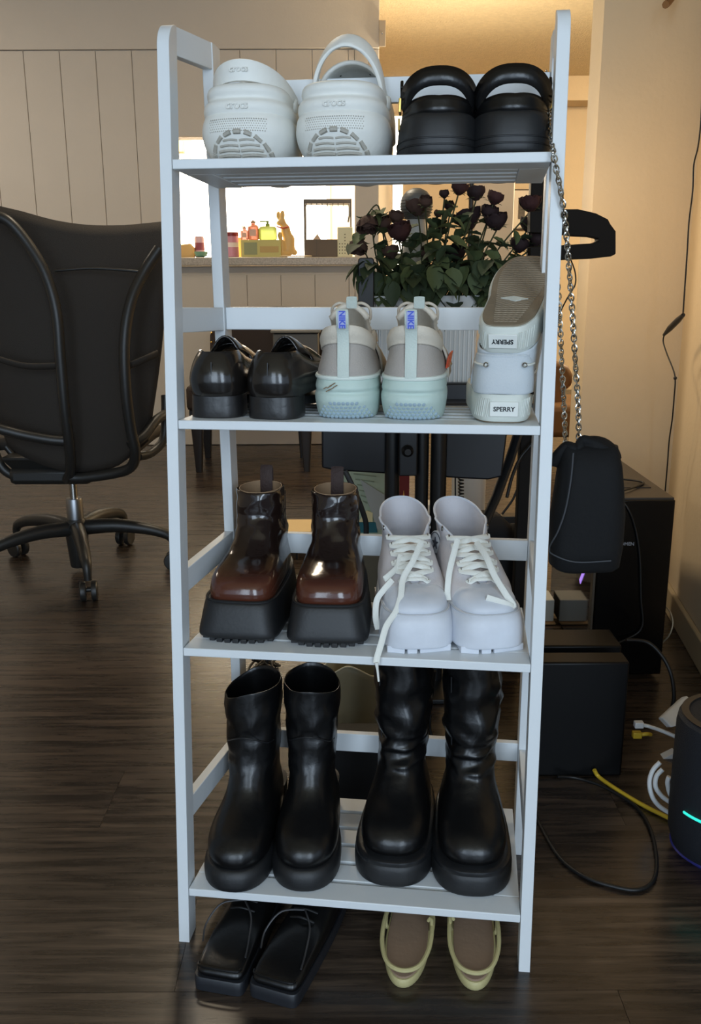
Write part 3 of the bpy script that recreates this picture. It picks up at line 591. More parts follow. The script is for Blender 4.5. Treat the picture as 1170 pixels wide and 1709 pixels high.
# ---- black loafers on the second shelf, heels to the front
LOAF = M('black_polished_leather', rgb(26, 23, 21), .22, bump=.25, bs=60, coat=.3)
def loafer(xh, yh, rz, label):
    L = .265; r_ = shoe('loafer', label, xh+L*math.sin(-rz), yh+L*math.cos(rz), Z2+.0003, rz, 'black leather loafers', True)
    body([(0, .19, L-.006, .035, .228, 3, 2.7), (.003, .185, L-.004, .0355, .228, 3, 2.7), (.029, .182, L-.005, .0345, .228, 3, 2.7)], 3).obj('heel', M('worn_black_heel', rgb(28, 27, 27), .35, bump=.3, bs=70, var=.3, vs=50), r_, bevel=.001)
    g = body([(.010, .012, .20, .040, .08, 2.2, 2.4), (.016, .008, .20, .043, .08, 2.2, 2.4), (.022, .012, .20, .041, .08, 2.2, 2.4)], 3)
    for q in g.v: q.z -= .0097*max(0, 1-q.y/.19)*1; 
    g.obj('sole', RUB, r_)
    # upper: closed heel cup with open throat and raised tongue over the vamp
    def sec(v, u):          # u around from left base over to right base at station v
        pass
    keys = [(.0292, .05, L-.006, .0350, .215, 2, 2.6), (.036, .05, L-.002, .0365, .215, 2, 2.6), (.050, .05, L+.000, .0375, .215, 2, 2.6), (.064, .05, L-.003, .0350, .215, 2, 2.5), (.077, .05, L-.010, .0305, .215, 2, 2.3), (.085, .05, L-.016, .0255, .215, 2, 2.2)]
    rs = []
    for k in crom(keys, 4):
        z, yf, yb, w_, ym, nf, nb = k; row = []
        zt = (z-.0292)/.0568
        for i in range(41):
            a = -PI*.0+PI*i/40; c, s_ = math.cos(a), math.sin(a)
            row.append(Vector((w_*math.copysign(abs(c)**(2/nb), c), ym+(yb-ym)*abs(s_)**(2/nb), z)))
        # run forward along both sides with a falling topline
        pre = [Vector((w_*(1+.22*t)-.004*t*zt, ym-.13*t, .020+(z-.020)*(1-.30*math.sin(t*PI*.62)*zt) )) for t in (1, .8, .6, .4, .2)]
        post = [Vector((-q.x, q.y, q.z)) for q in pre[::-1]]
        rs.append(pre+row+post)
    G().loft(rs, False, False, closed=False).obj('quarter', LOAF, r_, solid=.0025, smooth=60)
    def vamp(u, v):
        y = .010+.145*u; t = (v-.5)*PI; w_ = .0405*math.sin(min(1, (u+.04)*2.2)*PI/2)**.6*(1-.06*u); h = .020+.052*math.sin(min(1, u*1.02)*PI/2)**1.1
        return Vector((w_*math.sin(t), y, .018+h*max(0, math.cos(t))**.7))
    G().grid(vamp, 18, 18).obj('vamp', LOAF, r_, solid=.002, smooth=60)
    G().grid(lambda u, v: Vector(((v-.5)*.058*(1-.35*u*u), .135+.05*u, .084+.018*math.sin(u*PI*.55)-.022*(2*v-1)**2)), 8, 10).obj('tongue', LOAF, r_, solid=.003, smooth=60)
    G().tube([(0, L+.0005-.004*abs(z-.05)/.03, z) for z in (.036, .045, .055, .065, .074)], .0008, 6).obj('heel_seam', RUB, r_)
    G().tube([rs[-1][i] for i in range(len(rs[-1]))], .0016, 6).obj('topline', LOAF, r_)
    return r_
loafer(.0595, .084, .02, 'black polished leather loafer heel-first beside the left post')
loafer(.135, .080, -.10, 'black polished leather loafer heel-first with its inner side showing, next to the running shoes')
# ---- pale running shoes, heels to the front
MINT = M('mint_green_foam', rgb(188, 206, 198), .6, bump=.3, bs=90, var=.10, vs=20)
CRM = M('cream_knit', rgb(208, 198, 182), .85, bump=.6, bs=380, dist=.001)
GRYM = M('warm_grey_mesh', rgb(168, 160, 152), .9, bump=.8, bs=500, dist=.001)
TABM = M('pale_mint_webbing', rgb(196, 206, 198), .8, bump=.4, bs=400)
def runner(xh, yh, rz, label, marks):
    L = .275; r_ = shoe('running_shoe', label, xh+L*math.sin(-rz), yh+L*math.cos(rz), Z2+.0003, rz, 'pale running shoes with blue tab print', True, cat='running shoe')
    def k(z, bk, w_, toe=0): return (z, toe, L-bk, w_, .205, 1.8, 2.5)
    body([k(0, .026, .039, .02), k(.006, .018, .041, .008), k(.016, .007, .0425, .002), k(.024, .001, .0435), k(.031, .001, .0435), k(.036, .004, .0420, .003), k(.041, .001, .0428, .003), k(.048, .003, .0415, .006), k(.053, .006, .040, .01)], 4).obj('midsole', MINT, r_)
    gl = [q for q in ring((.0545, .01, L-.0055, .0404, .205, 1.8, 2.5), 60)]; G().tube(gl, .0030, 8, True).obj('midsole_rim', M('pale_rim', rgb(214, 222, 214), .6), r_)
    # hexagon tread climbing the heel
    g = G()
    for j in range(5):
        for i in range(13):
            X = (i-6)*.0056+(.0028 if j % 2 else 0); z = .0026+.0050*j
            if (X/.036)**2+((z-.0)/.028)**2 < 1:
                w_ = .039+z/.024*.0045; yb = L-.026+.025*min(1, z/.024)**.8
                yy = .205+(yb-.205)*(max(.02, 1-(abs(X)/w_)**2.5))**.4; g.lathe([(.0029, -.001), (.0027, .0006), (.0018, .0010)], 6, (X, yy, z), (0, .92, -.38))
    g.obj('hex_tread', M('blue_grey_rubber', rgb(150, 170, 182), .6), r_, kind='stuff')
    keys = [(.053, L-.007, .0395, .200), (.066, L-.006, .0380, .20), (.080, L-.010, .0350, .20), (.094, L-.013, .0325, .20), (.104, L-.012, .0325, .20), (.114, L-.007, .0335, .20), (.122, L-.007, .0310, .20)]
    rs = []
    for z, yb, w_, ym in crom(keys, 4):
        zt = (z-.053)/.07; row = []
        for i in range(41):
            a = PI*i/40; c, s_ = math.cos(a), math.sin(a); row.append(Vector((w_*math.copysign(abs(c)**.8, c), ym+(yb-ym)*abs(s_)**.8, z-.022*zt*(1-abs(s_)))))
        pre = [Vector((w_*(1+.08*t)-.003*t*zt-.010*t*zt, ym-.150*t, .053+(z-.053)*(1-.30*t)-.022*zt*(1-t)**2)) for t in (1, .8, .6, .4, .2)]
        rs.append(pre+row+[Vector((-q.x, q.y, q.z)) for q in pre[::-1]])
    cut = 15
    G().loft(rs[:cut], False, False, closed=False).obj('quarter', GRYM, r_, solid=.003, smooth=60)
    G().loft(rs[cut-1:], False, False, closed=False).obj('collar', CRM, r_, solid=.007, smooth=60)
    G().tube(rs[cut-1], .0016, 6).obj('collar_seam', CRM, r_)
    def vamp(u, v):
        y = .006+.15*u; t = (v-.5)*PI; w_ = .042*math.sin(min(1, (u+.04)*2.0)*PI/2)**.6; h = .022+.050*math.sin(min(1, u)*PI/2)
        return Vector((w_*math.sin(t), y, .045+(h-.012)*max(0, math.cos(t))**.7))
    G().grid(vamp, 18, 18).obj('vamp', CRM, r_, solid=.003, smooth=60)
    G().grid(lambda u, v: Vector(((v-.5)*.050, .120+.075*u, .098+.046*u-.018*(2*v-1)**2+.004*math.sin(u*3))), 10, 10).obj('tongue', CRM, r_, solid=.006, smooth=60, warp=(.002, 30))
    G().tube([(-.004, .195, .140), (-.004, .199, .150), (-.004, .194, .1545), (-.004, .188, .149), (-.004, .186, .138)], .0010, 8, ry=.007, up=(1, 0, 0)).obj('tongue_loop', TABM, r_)
    # laces
    for j in range(4):
        y0, z0 = .105+.020*j, .098+.010*j
        for s in (1, -1):
            G().tube(curve([(s*.026, y0, z0-.008), (s*.016, y0+.006, z0+.006), (0, y0+.010, z0+.011), (-s*.016, y0+.014, z0+.010), (-s*.026, y0+.020, z0)], 4), .0022, 8, ry=.0016).obj('lace', CRM, r_, smooth=60)
    for s in (1, -1):
        G().tube(curve([(0, .170, .142), (s*.015, .172, .146), (s*.026, .164, .138), (s*.024, .152, .122), (s*.008, .158, .134)], 5), .0020, 8).obj('lace_bow', CRM, r_, smooth=60)
    # heel pull tab with vertical blue lettering
    tabp = [(0, L-.003, .056), (0, L-.003, .075), (0, L-.006, .095), (0, L-.003, .112), (0, L+.005, .126), (0, L+.007, .137), (0, L+.003, .1415), (0, L-.003, .136), (0, L-.006, .122)]
    tb = G().tube(curve(tabp, 4), .0011, 8, ry=.0075, up=(1, 0, 0)).obj('pull_tab', TABM, r_, smooth=60)
    ink = M('blue_print', rgb(74, 92, 200), .6)
    pan = G().box((0, L+.0078, .1295), (.0102, .0010, .021), Matrix.Rotation(R(-9), 3, 'X')).obj('print_panel', M('pale_blue_print', rgb(168, 176, 214), .7), tb)
    text('lettering', 'NIKE', .0104, ink, tb, Matrix.Translation((0, L+.0087, .1295)) @ Matrix.Rotation(R(-9), 4, 'X') @ Matrix.Rotation(PI, 4, 'Z') @ Matrix.Rotation(PI/2, 4, 'X') @ Matrix.Rotation(-PI/2, 4, 'Z'), .0004)
    # orange side flash
    for s in (() if marks else (-1,)):
        P = [(.20, .062), (.16, .060), (.12, .066), (.085, .076), (.13, .064+.012), (.17, .072)]
        g = G(); a = [Vector((s*(.0405+.003*(.2-y)/.1), y, z)) for y, z in P]; g.prism(a, (0, 0, 0), (s*.0022, 0, 0)); g.obj('orange_flash', M('orange_red_overlay', rgb(232, 84, 44), .5), r_)
    if marks:
        g = G()
        for (X, z, l) in ((-.018, .044, .007), (-.014, .047, .009), (-.020, .039, .006), (-.010, .045, .006), (-.024, .042, .005), (-.016, .041, .008)): g.box((-X, .205+(L-.205+.0006)*(1-(abs(X)/.043)**2.5)**.4, z), (l, .0012, .0012), Matrix.Rotation(R(30), 3, 'Y'))
        g.obj('scuff_marks', M('brown_scuff', rgb(120, 100, 76), .8), r_, kind='stuff')
    return r_
runner(.2335, .082, .03, 'pale running shoe with mint heel and brown scuffs, beside the loafers', True)
runner(.3200, .080, -.02, 'pale running shoe with mint heel and orange side flash, beside the stacked canvas shoes', False)
# ---- stacked white canvas deck shoes
CFOX = M('off_white_rubber_foxing', rgb(206, 210, 202), .6, bump=.2, bs=60, var=.08, vs=30)
GCAN = M('pale_grey_canvas', rgb(196, 202, 206), .9, bump=.6, bs=500, dist=.0008, var=.05)
BSOLE = M('worn_brown_outsole', rgb(126, 112, 92), .7, bump=.5, bs=120, var=.25, vs=40)
def deck(name_lab, mtx):
    L = .262; r_ = root('deck_shoe', name_lab, 'shoe', (0, 0, 0), group='white canvas deck shoes')
    r_.matrix_world = mtx; ROOTM[r_.name] = mtx
    fo = lambda n, z, d, w_, W0=.0: [Vector((x*1, y, z)) for x, y in outline(d, w_)]
    def outline(d, wm, N=72):    # foot shaped plan: heel at y=L, waist, ball at y~.09
        out = []
        for i in range(N):
            t = 2*PI*i/N; c, s_ = math.cos(t), math.sin(t); y = L/2+(L/2-d)*math.copysign(abs(s_)**.85, s_)
            u = y/L; wd = wm*(.86+.14*math.cos((u-.33)*2*PI*.9)+.24*max(0, min(1, (u-.60)/.25)))
            out.append((wd*math.copysign(abs(c)**.5, c)+.004*math.sin(u*PI), y))
        return out
    rs = [[Vector((x, y, z)) for x, y in outline(d, w_)] for z, d, w_ in ((.002, .003, .0430), (.006, .0, .0450), (.030, .0, .0450), (.036, .002, .0435), (.037, .006, .040))]
    G().loft(rs).obj('foxing', CFOX, r_)
    g = G().loft([[Vector((x, y, z)) for x, y in outline(.006, .0405)] for z in (-.0002, .003)]).obj('outsole', BSOLE, r_)
    gw = G()
    for i in range(34):
        y = .014+i*.007; u = y/L; wd = .0385*(.80+.20*math.cos((u-.33)*2*PI*.85))*(1 if .05 < u < .95 else .7)*math.sqrt(max(.1, 1-((u-.5)/.52)**4))
        gw.tube([Vector((-wd*.85+.004*math.sin(u*PI)+2*wd*.85*q/10, y+.0014*(q % 2), -.0004)) for q in range(11)], .0010, 4)
    gw.obj('siping', M('pale_brown_siping', rgb(146, 132, 112), .8), r_)
    G().prism([Vector((x, y, -.0003)) for x, y in ((-.016, .170), (.0, .164), (.020, .172), (.004, .180))], (0, 0, 0), (0, 0, -.0012)).obj('sole_label', CFOX, r_)
    # diagonal ribs moulded in the foxing near the heel
    g = G()
    for i in range(8):
        for s in (1, -1):
            X = s*(.0205+.0022*i); yq = lambda X_: min((q for q in outline(.0, .0450) if q[1] > L*.8), key=lambda q: abs(q[0]-X_))[1]
            g.tube([(X, yq(X), .008), (X-.003, yq(X-.003), .031)], .0009, 5)
    g.obj('foxing_ribs', CFOX, r_, kind='stuff')
    lb = G().box((0, L+.0012, .0185), (.036, .0026, .019)).obj('heel_label', M('white_label', rgb(222, 224, 218), .6), r_, bevel=.001)
    text('lettering', 'SPERRY', .0082, M('black_print', rgb(22, 24, 30), .6), lb, Matrix.Translation((0, L+.0026, .0185)) @ Matrix.Rotation(PI, 4, 'Z') @ Matrix.Rotation(PI/2, 4, 'X'), .0004)
    keys = [(.0365, L-.004, .0375), (.050, L-.003, .0375), (.064, L-.006, .0365), (.078, L-.007, .0350), (.084, L-.007, .034)]; rs = []
    for z, yb, w_ in crom(keys, 4):
        zt = (z-.0365)/.0475; row = []
        for i in range(37):
            a = PI*i/36; c, s_ = math.cos(a), math.sin(a); row.append(Vector((w_*math.copysign(abs(c)**.75, c), .215+(yb-.215)*abs(s_)**.75, z)))
        pre = [Vector((w_*(1+.10*t)-.003*t*zt, .215-.13*t, .0365+(z-.0365)*(1-.30*t))) for t in (1, .75, .5, .25)]
        rs.append(pre+row+[Vector((-q.x, q.y, q.z)) for q in pre[::-1]])
    G().loft(rs, False, False, closed=False).obj('quarter', GCAN, r_, solid=.003, smooth=60, warp=(.0012, 40))
    G().tube(rs[-1], .0022, 6).obj('collar_binding', GCAN, r_); G().tube(rs[8], .0009, 6).obj('stitch_line', GCAN, r_)
    def vamp(u, v):
        y = .010+.135*u; t = (v-.5)*PI; w_ = .0415*math.sin(min(1, (u+.05)*2.0)*PI/2)**.6; h = .014+.034*math.sin(u*PI/2)
        return Vector((w_*math.sin(t), y, .032+h*max(0, math.cos(t))**.7))
    G().grid(vamp, 16, 16).obj('vamp', GCAN, r_, solid=.003, smooth=60)
    for s in (1, -1):
        G().tube(curve([(s*.034, .20, .074), (s*.0375, .228, .0735), (s*.030, .250, .073), (s*.024, .2565, .0735)], 5), .0016, 6).obj('side_lace', LACEW, r_)
        G().tube([(s*.024+math.cos(a)*.0028, .2575, .0735+math.sin(a)*.0028) for a in [2*PI*i/10 for i in range(10)]], .0009, 6, True).obj('eyelet', STEEL, r_)
    return r_
LD = .262
hx, hy = .4385, .081
deck('white canvas deck shoe standing upright under its pair', Matrix.Translation(rk(hx, hy+LD, Z2+.0005)) @ Matrix.Rotation(ANG+PI, 4, 'Z'))
# upper one upside down: heel on the lower shoe's collar, sole tilted up, toe resting on the back rail
tl = R(20)
Rm = Matrix.Rotation(ANG, 4, 'Z') @ Matrix.Rotation(R(-9), 4, 'Z') @ Matrix.Rotation(tl, 4, 'X') @ Matrix.Rotation(PI, 4, 'Y') @ Matrix.Rotation(PI, 4, 'Z') @ Matrix.Rotation(PI, 4, 'Z')
# after the flip local +Y (heel) must face the camera: spin half a turn about the sole normal
Rm = Matrix.Rotation(ANG, 4, 'Z') @ Matrix.Rotation(R(-10), 4, 'Z') @ Matrix.Rotation(tl, 4, 'X') @ Matrix.Rotation(PI, 4, 'X')
heel_w = rk(.433, .078, .871); off = Rm @ Vector((0, LD, 0))
deck('white canvas deck shoe upside down on top of its pair, brown sole showing', Matrix.Translation(heel_w-off) @ Rm)
# ---- square-toed lace-ups on the floor under the rack
def derby(x, y, rz, label):
    r_ = root('lace_up_shoe', label, 'shoe', rk(x, y, .0005), ANG+rz, 'black square-toed lace-up shoes')
    body([(.0, .000, .262, .0355, .05, 9, 2.6), (.018, .000, .264, .0360, .05, 9, 2.6), (.020, .003, .263, .0355, .05, 8, 2.6)], 2).obj('platform_sole', M('black_block_sole', rgb(30, 32, 37), .45, bump=.2, bs=60), r_, bevel=.001)
    body([(.0195, .006, .258, .0335, .06, 7, 2.5), (.026, .004, .259, .0345, .06, 7, 2.5), (.032, .010, .259, .0335, .07, 6, 2.4), (.036, .030, .258, .0325, .09, 4.5, 2.3), (.040, .065, .256, .031, .12, 3, 2.3), (.046, .095, .254, .029, .15, 2.5, 2.3), (.054, .125, .252, .027, .17, 2.3, 2.3), (.0625, .150, .250, .026, .19, 2.3, 2.3), (.063, .155, .246, .022, .19, 2.3, 2.3), (.05, .155, .246, .022, .19, 2.3, 2.3)], 4, wr=(.001, 30, 30, .05)).obj('upper', LEATH, r_, smooth=50)
    g = G().tube(curve([(-.030, .012, .0345), (-.026, .006, .0350), (0, .0045, .0353), (.026, .006, .0350), (.030, .012, .0345)], 4), .0018, 6); g.obj('toe_ridge', LEATH, r_)
    for j in range(3):
        G().tube(curve([(-.018, .105+.014*j, .051+.005*j), (0, .102+.014*j, .057+.004*j), (.018, .105+.014*j, .051+.005*j)], 4), .0016, 6).obj('lace', BCABLE, r_)
    G().tube(curve([(0, .115, .060), (-.030, .100, .060), (-.046, .080, .040), (-.044, .060, .026)], 6), .0014, 6).obj('loose_lace', M('waxed_black_lace', rgb(48, 48, 50), .4), r_)
    G().tube(curve([(0, .115, .060), (.020, .085, .058), (.026, .055, .043), (.030, .030, .038)], 6), .0014, 6).obj('loose_lace', M('waxed_black_lace', rgb(48, 48, 50), .4), r_)
    return r_
derby(.082, -.090, -.10, 'black square-toed lace-up shoe on the floor, left one under the bottom shelf')
derby(.1575, -.098, -.23, 'black square-toed lace-up shoe on the floor, the one pointing outward')
# ---- pale yellow sandals on the floor under the rack
PALE = M('pale_yellow_cord', rgb(182, 172, 124), .55, bump=.3, bs=200)
INS = M('tan_footbed', rgb(142, 118, 98), .7, bump=.3, bs=90, var=.08)
def slide(x, y, rz, label):
    L = .24; r_ = root('cord_sandal', label, 'sandal', rk(x, y, .0005), ANG+rz, 'pale yellow cord sandals')
    pl = lambda z, d, w_: (z, d, L-d, w_*.86, .085, 2.1, 2.2)
    body([pl(0, .002, .0355), pl(.004, 0, .0368), pl(.010, .000, .0368), pl(.013, .002, .035)], 3).obj('sole', PALE, r_)
    body([pl(.0128, .004, .0335), pl(.0145, .006, .0325)], 2).obj('footbed', INS, r_)
    # slingback cord looping round the near end, lifted off the sole
    P = [Vector((-.031, .125, .034)), Vector((-.0345, .085, .034)), Vector((-.0325, .048, .028)), Vector((-.021, .017, .025)), Vector((0, .007, .024)), Vector((.021, .017, .025)), Vector((.0325, .048, .028)), Vector((.0345, .085, .034)), Vector((.031, .125, .034))]
    G().tube(curve(P, 6), .0032, 8).obj('sling_cord', PALE, r_)
    for s in (-1, 1):
        G().tube(curve([(s*.031, .105, .010), (s*.0340, .100, .020), (s*.0335, .112, .032), (s*.026, .128, .040), (0, .140, .047)], 5), .0032, 8).obj('cross_strap', PALE, r_)
    G().tube(curve([(-.030, .165, .010), (-.026, .155, .034), (0, .148, .048), (.026, .155, .034), (.030, .165, .010)], 6), .0032, 8).obj('toe_strap', PALE, r_)
    s = 1 if x < .35 else -1
    G().tube([(s*.0335, .088, .036), (s*.0335, .084, .048), (s*.031, .081, .051), (s*.029, .083, .046)], .0026, 8).obj('cord_knot', PALE, r_)
    return r_
slide(.3265, -.052, -.03, 'pale yellow cord sandal with tan footbed on the floor, left one near the lace-up shoes')
slide(.4240, -.045, .02, 'pale yellow cord sandal with tan footbed on the floor beside the right post')
# ================================================================ BLACK BAG ON A CHAIN
def AR(px, py, yr): q = atr(px, py, yr); return rk(q.x, q.y, q.z)
SUEDE = M('black_soft_fabric', rgb(10, 11, 13), .8, bump=.35, bs=160, spec=.3)
bc = atr(978, 940, .15); bag = root('chain_bag', 'small black soft bag hanging on a silver chain at the right post', 'bag', rk(bc.x, bc.y, bc.z), ANG)
bz0 = atr(978, 948, .15).z; bz1 = atr(978, 742, .15).z; bh = bz1-bz0; bxc = bc.x; hw = .047
rs = []
for t, w_, d_, sx_ in ((0, .036, .020, 0), (.012, .046, .030, 0), (.05, .053, .036, .0), (.2, .0545, .038, .0), (.45, .0535, .038, .001), (.7, .051, .035, .001), (.85, .047, .030, .001), (.93, .043, .024, .0), (.97, .041, .018, .0), (1.0, .040, .012, 0)):
    rs.append([Vector((sx_-.004+w_*.90*math.copysign(abs(math.cos(a))**.55, math.cos(a)), d_*math.copysign(abs(math.sin(a))**.6, math.sin(a)), bz0-bc.z+bh*t)) for a in [2*PI*i/40 for i in range(40)]])
g = G().loft(rs); g.v = [v+noise.noise_vector(v*22)*.0035 for v in g.v]; g.obj('body', SUEDE, bag, smooth=70)
# folded top lips, left low and right high
def fold(px0, py0, px1, py1, top, r_):
    a, b = AR(px0, py0, .15), AR(px1, py1, .15); c = AR(*top, .15)
    G().tube(curve([a, (a+c)/2+Vector((0, -.004, .004)), c, (c+b)/2+Vector((0, -.004, .003)), b], 5), [.004]*1+[.009]*19+[.004], 10, ry=.012).obj('gathered_fold', SUEDE, bag, world=True, smooth=70, warp=(.003, 40))
fold(922, 775, 966, 762, (945, 748), .01); fold(962, 768, 1020, 762, (975, 738), .01); fold(975, 742, 1022, 768, (1012, 748), .01)
G().tube(curve([AR(957, 756, .108), AR(953, 800, .106), AR(944, 850, .106), AR(932, 885, .108), AR(921, 905, .112)], 5), .0011, 6).obj('seam', M('dark_grey_thread', rgb(62, 64, 68), .8), bag, world=True)
G().tube(curve([AR(921, 905, .112), AR(917, 915, .12), AR(922, 925, .115), AR(960, 938, .110), AR(1020, 936, .112)], 5), .0010, 6).obj('seam', M('dark_grey_thread', rgb(62, 64, 68), .8), bag, world=True)
def chain(P, name='chain_strap'):
    C_ = curve(P, 12); L = [0]
    for i in range(1, len(C_)): L.append(L[-1]+(C_[i]-C_[i-1]).length)
    g = G(); s_ = 0; k = 0; j = 0
    while s_ < L[-1]-.001:
        while L[j+1] < s_: j += 1
        f_ = (s_-L[j])/max(1e-6, L[j+1]-L[j]); c = C_[j].lerp(C_[j+1], f_); t = (C_[j+1]-C_[j]).normalized()
        side = t.cross(Vector((0, 1, .1))).normalized(); a = (R(20) if k % 2 else R(100))+.5*math.sin(k*.37); side = Matrix.Rotation(a, 3, t) @ side
        g.tube([c+t*.0052*math.cos(q)+side*.0033*math.sin(q) for q in [2*PI*i/10 for i in range(10)]], .00105, 5, True)
        s_ += .0066; k += 1
    return g.obj(name, STEEL, bag, world=True, smooth=60, kind='stuff')
chain([AR(912, 123, .262), AR(913, 140, .245), AR(915, 170, .20), AR(918, 205, .15), AR(921, 235, .11), AR(924, 258, .088), AR(929, 285, .083), AR(936, 320, .084), AR(941, 350, .088), AR(946, 400, .10), AR(950, 450, .115), AR(955, 520, .13), AR(960, 600, .14), AR(965, 680, .148), AR(966, 745, .15)])
chain([AR(921, 300, .30), AR(924, 360, .29), AR(929, 440, .27), AR(934, 520, .25), AR(937, 590, .23), AR(941, 670, .20), AR(944, 752, .165)])
# ================================================================ OFFICE CHAIR
MESHF = M('black_chair_mesh', rgb(46, 40, 34), .8, bump=.6, bs=600, var=.04)
CPL = M('charcoal_chair_plastic', rgb(36, 35, 33), .42, bump=.15, bs=200)
ch = root('office_chair', 'black mesh office chair on casters seen from behind, left of the rack', 'chair', (-.882, 2.85, 0))
def AC(px, py, y=2.60): return at(px, py, y)
top = curve([AC(-75, 322), AC(-20, 340), AC(30, 352), AC(85, 367), AC(140, 375), AC(200, 375), AC(272, 367)], 3)
bot = curve([AC(5, 748), AC(30, 760), AC(70, 775), AC(105, 784), AC(150, 788), AC(195, 778), AC(240, 740)], 3)
n_ = len(top)-1
def backf(u, v):
    i = u*n_; a = min(int(i), n_-1); f_ = i-a; T_ = top[a].lerp(top[a+1], f_); B_ = bot[a].lerp(bot[a+1], f_)
    q = T_.lerp(B_, v); sidep = (2*u-1); q.x += (.022*math.sin(v*PI))*sidep; q.y += -.03*math.sin(v*PI)+.05*sidep**2+.10*(1-v)**2*.3; return q
G().grid(backf, 24, 24).obj('backrest', MESHF, ch, world=True, solid=.012, smooth=70)
def tb(name, P, r_, m_=CPL, ry=None): return G().tube(curve(P, 6), r_, 10, ry=ry).obj(name, m_, ch, world=True, smooth=70)
tb('back_frame', [AC(-20, 358, 2.50), AC(12, 368, 2.50), AC(45, 405, 2.50), AC(75, 455, 2.49), AC(94, 520, 2.48), AC(101, 600, 2.48), AC(108, 680, 2.49), AC(116, 745, 2.52), AC(118, 785, 2.56), AC(112, 800, 2.60)], .0145)
tb('back_frame', [AC(266, 415, 2.55), AC(240, 455, 2.53), AC(218, 505, 2.50), AC(208, 570, 2.48), AC(210, 650, 2.48), AC(218, 715, 2.50), AC(226, 755, 2.52), AC(218, 780, 2.55), AC(190, 790, 2.57), AC(140, 797, 2.58), AC(118, 797, 2.58)], .0150)
tb('lumbar_band', [AC(-30, 590, 2.50), AC(0, 600, 2.49), AC(45, 611, 2.49), AC(104, 610, 2.50)], .012, MESHF, .006)
tb('lumbar_band', [AC(212, 612, 2.50), AC(240, 600, 2.51), AC(262, 590, 2.54)], .012, MESHF, .006)
tb('back_seam', [AC(92, 452, 2.555), AC(150, 448, 2.555), AC(210, 451, 2.555), AC(238, 454, 2.56)], .0035, CPL)
tb('armrest_support', [AC(-40, 706, 2.50), AC(0, 716, 2.50), AC(40, 726, 2.51), AC(85, 734, 2.52), AC(112, 736, 2.53)], .015)
tb('armrest_support', [AC(216, 745, 2.53), AC(240, 728, 2.56), AC(262, 700, 2.62), AC(285, 688, 2.68)], .014)
tb('arm_bracket', [AC(232, 762, 2.60), AC(252, 756, 2.64), AC(272, 735, 2.68), AC(276, 700, 2.70), AC(276, 660, 2.72)], .013)
tb('arm_bracket', [AC(-25, 700, 2.68), AC(-5, 765, 2.66), AC(15, 790, 2.66), AC(45, 795, 2.66), AC(62, 780, 2.66), AC(85, 780, 2.7)], .014)
tb('arm_link', [AC(10, 745, 2.7), AC(30, 768, 2.7), AC(50, 780, 2.7)], .010)
G().grid(lambda u, v: Vector((-.882+(u-.5)*.50, 2.70+v*.44, .452-.02*(2*u-1)**2-.03*v**6+.0)), 12, 12).obj('seat', MESHF, ch, world=True, solid=.035, smooth=70)
G().box((-.882, 2.80, .385), (.20, .26, .07), taper=1.4).obj('tilt_mechanism', CPL, ch, world=True, bevel=.012)
G().box((-.882, 2.66, .36), (.24, .06, .05)).obj('rear_cover', CPL, ch, world=True, bevel=.015)
G().lathe([(.0125, .20), (.0125, .36)], 20, (-.882, 2.85, 0)).obj('gas_lift', STEEL, ch, world=True)
G().lathe([(.026, .175), (.026, .238), (.024, .243), (.014, .244)], 24, (-.882, 2.85, 0)).obj('column_sleeve', M('brushed_aluminium', rgb(150, 152, 156), .35, 1), ch, world=True)
G().lathe([(.025, .015), (.0275, .02), (.036, .125), (.036, .16), (.028, .176)], 24, (-.882, 2.85, 0)).obj('base_hub', CPL, ch, world=True)
for k in range(5):
    a = R(-69+72*k); d = Vector((math.cos(a), math.sin(a), 0)); c = Vector((-.882, 2.85, 0)); up = Vector((0, 0, 1))
    pts = [c+d*.02+up*.145, c+d*.12+up*.150, c+d*.22+up*.138, c+d*.285+up*.118, c+d*.305+up*.095, c+d*.307+up*.065]
    arm = G().tube(curve(pts, 4), [.026-.014*min(1, i/18) for i in range(21)], 10).obj('base_arm', CPL, ch, world=True, smooth=70)
    s_ = Vector((-d.y, d.x, 0)) if k != 0 else Vector((.93, .2, 0)).normalized(); e = c+d*.305
    w2 = G()
    for sg in (1, -1): w2.lathe([(.012, -.009), (.0285, -.008), (.030, -.004), (.030, .006), (.027, .009), (.010, .010)], 22, e+s_*.016*sg+up*.030, s_*sg)
    w2.lathe([(.007, -.012), (.007, .012)], 10, e+up*.034, s_)
    w2.obj('caster', CPL, arm, world=True, kind='stuff')
# ================================================================ DINING CHAIR BY THE WALL
DBR = M('dark_brown_upholstery', rgb(50, 38, 30), .7, bump=.3, bs=120)
dc = root('upholstered_chair', 'dark brown upholstered chair with tapered legs by the panelled wall', 'chair', at(420, 778, 4.45)*1)
Y = 4.45; A = lambda px, py, y=Y: at(px, py, y)
z0 = A(420, 560).z
bk = G()
pf = [A(350, 700, Y+.25), A(350, 560, Y+.25), A(368, 520, Y+.25), A(400, 512, Y+.25), A(470, 511, Y+.25), A(520, 514, Y+.25), A(545, 524, Y+.25), A(548, 700, Y+.25)]
bk.prism(pf, (0, 0, 0), (0, .07, 0)).obj('backrest', DBR, dc, world=True, bevel=.012)
for i in range(9):
    q = A(353, 556+15*i, Y+.243); G().sph(q, .006, 8).obj('brass_nail', GOLD, dc, world=True)
zs = A(420, 650).z
G().box(((A(318, 690).x+A(530, 690).x)/2, Y+.10, zs-.03), (A(530, 690).x-A(318, 690).x, .42, .12)).obj('seat', DBR, dc, world=True, bevel=.02)
G().box(((A(318, 690).x+A(530, 690).x)/2, Y+.10, zs-.11), (A(530, 690).x-A(318, 690).x-.02, .40, .05)).obj('seat_frame', BPLAS, dc, world=True, bevel=.004)
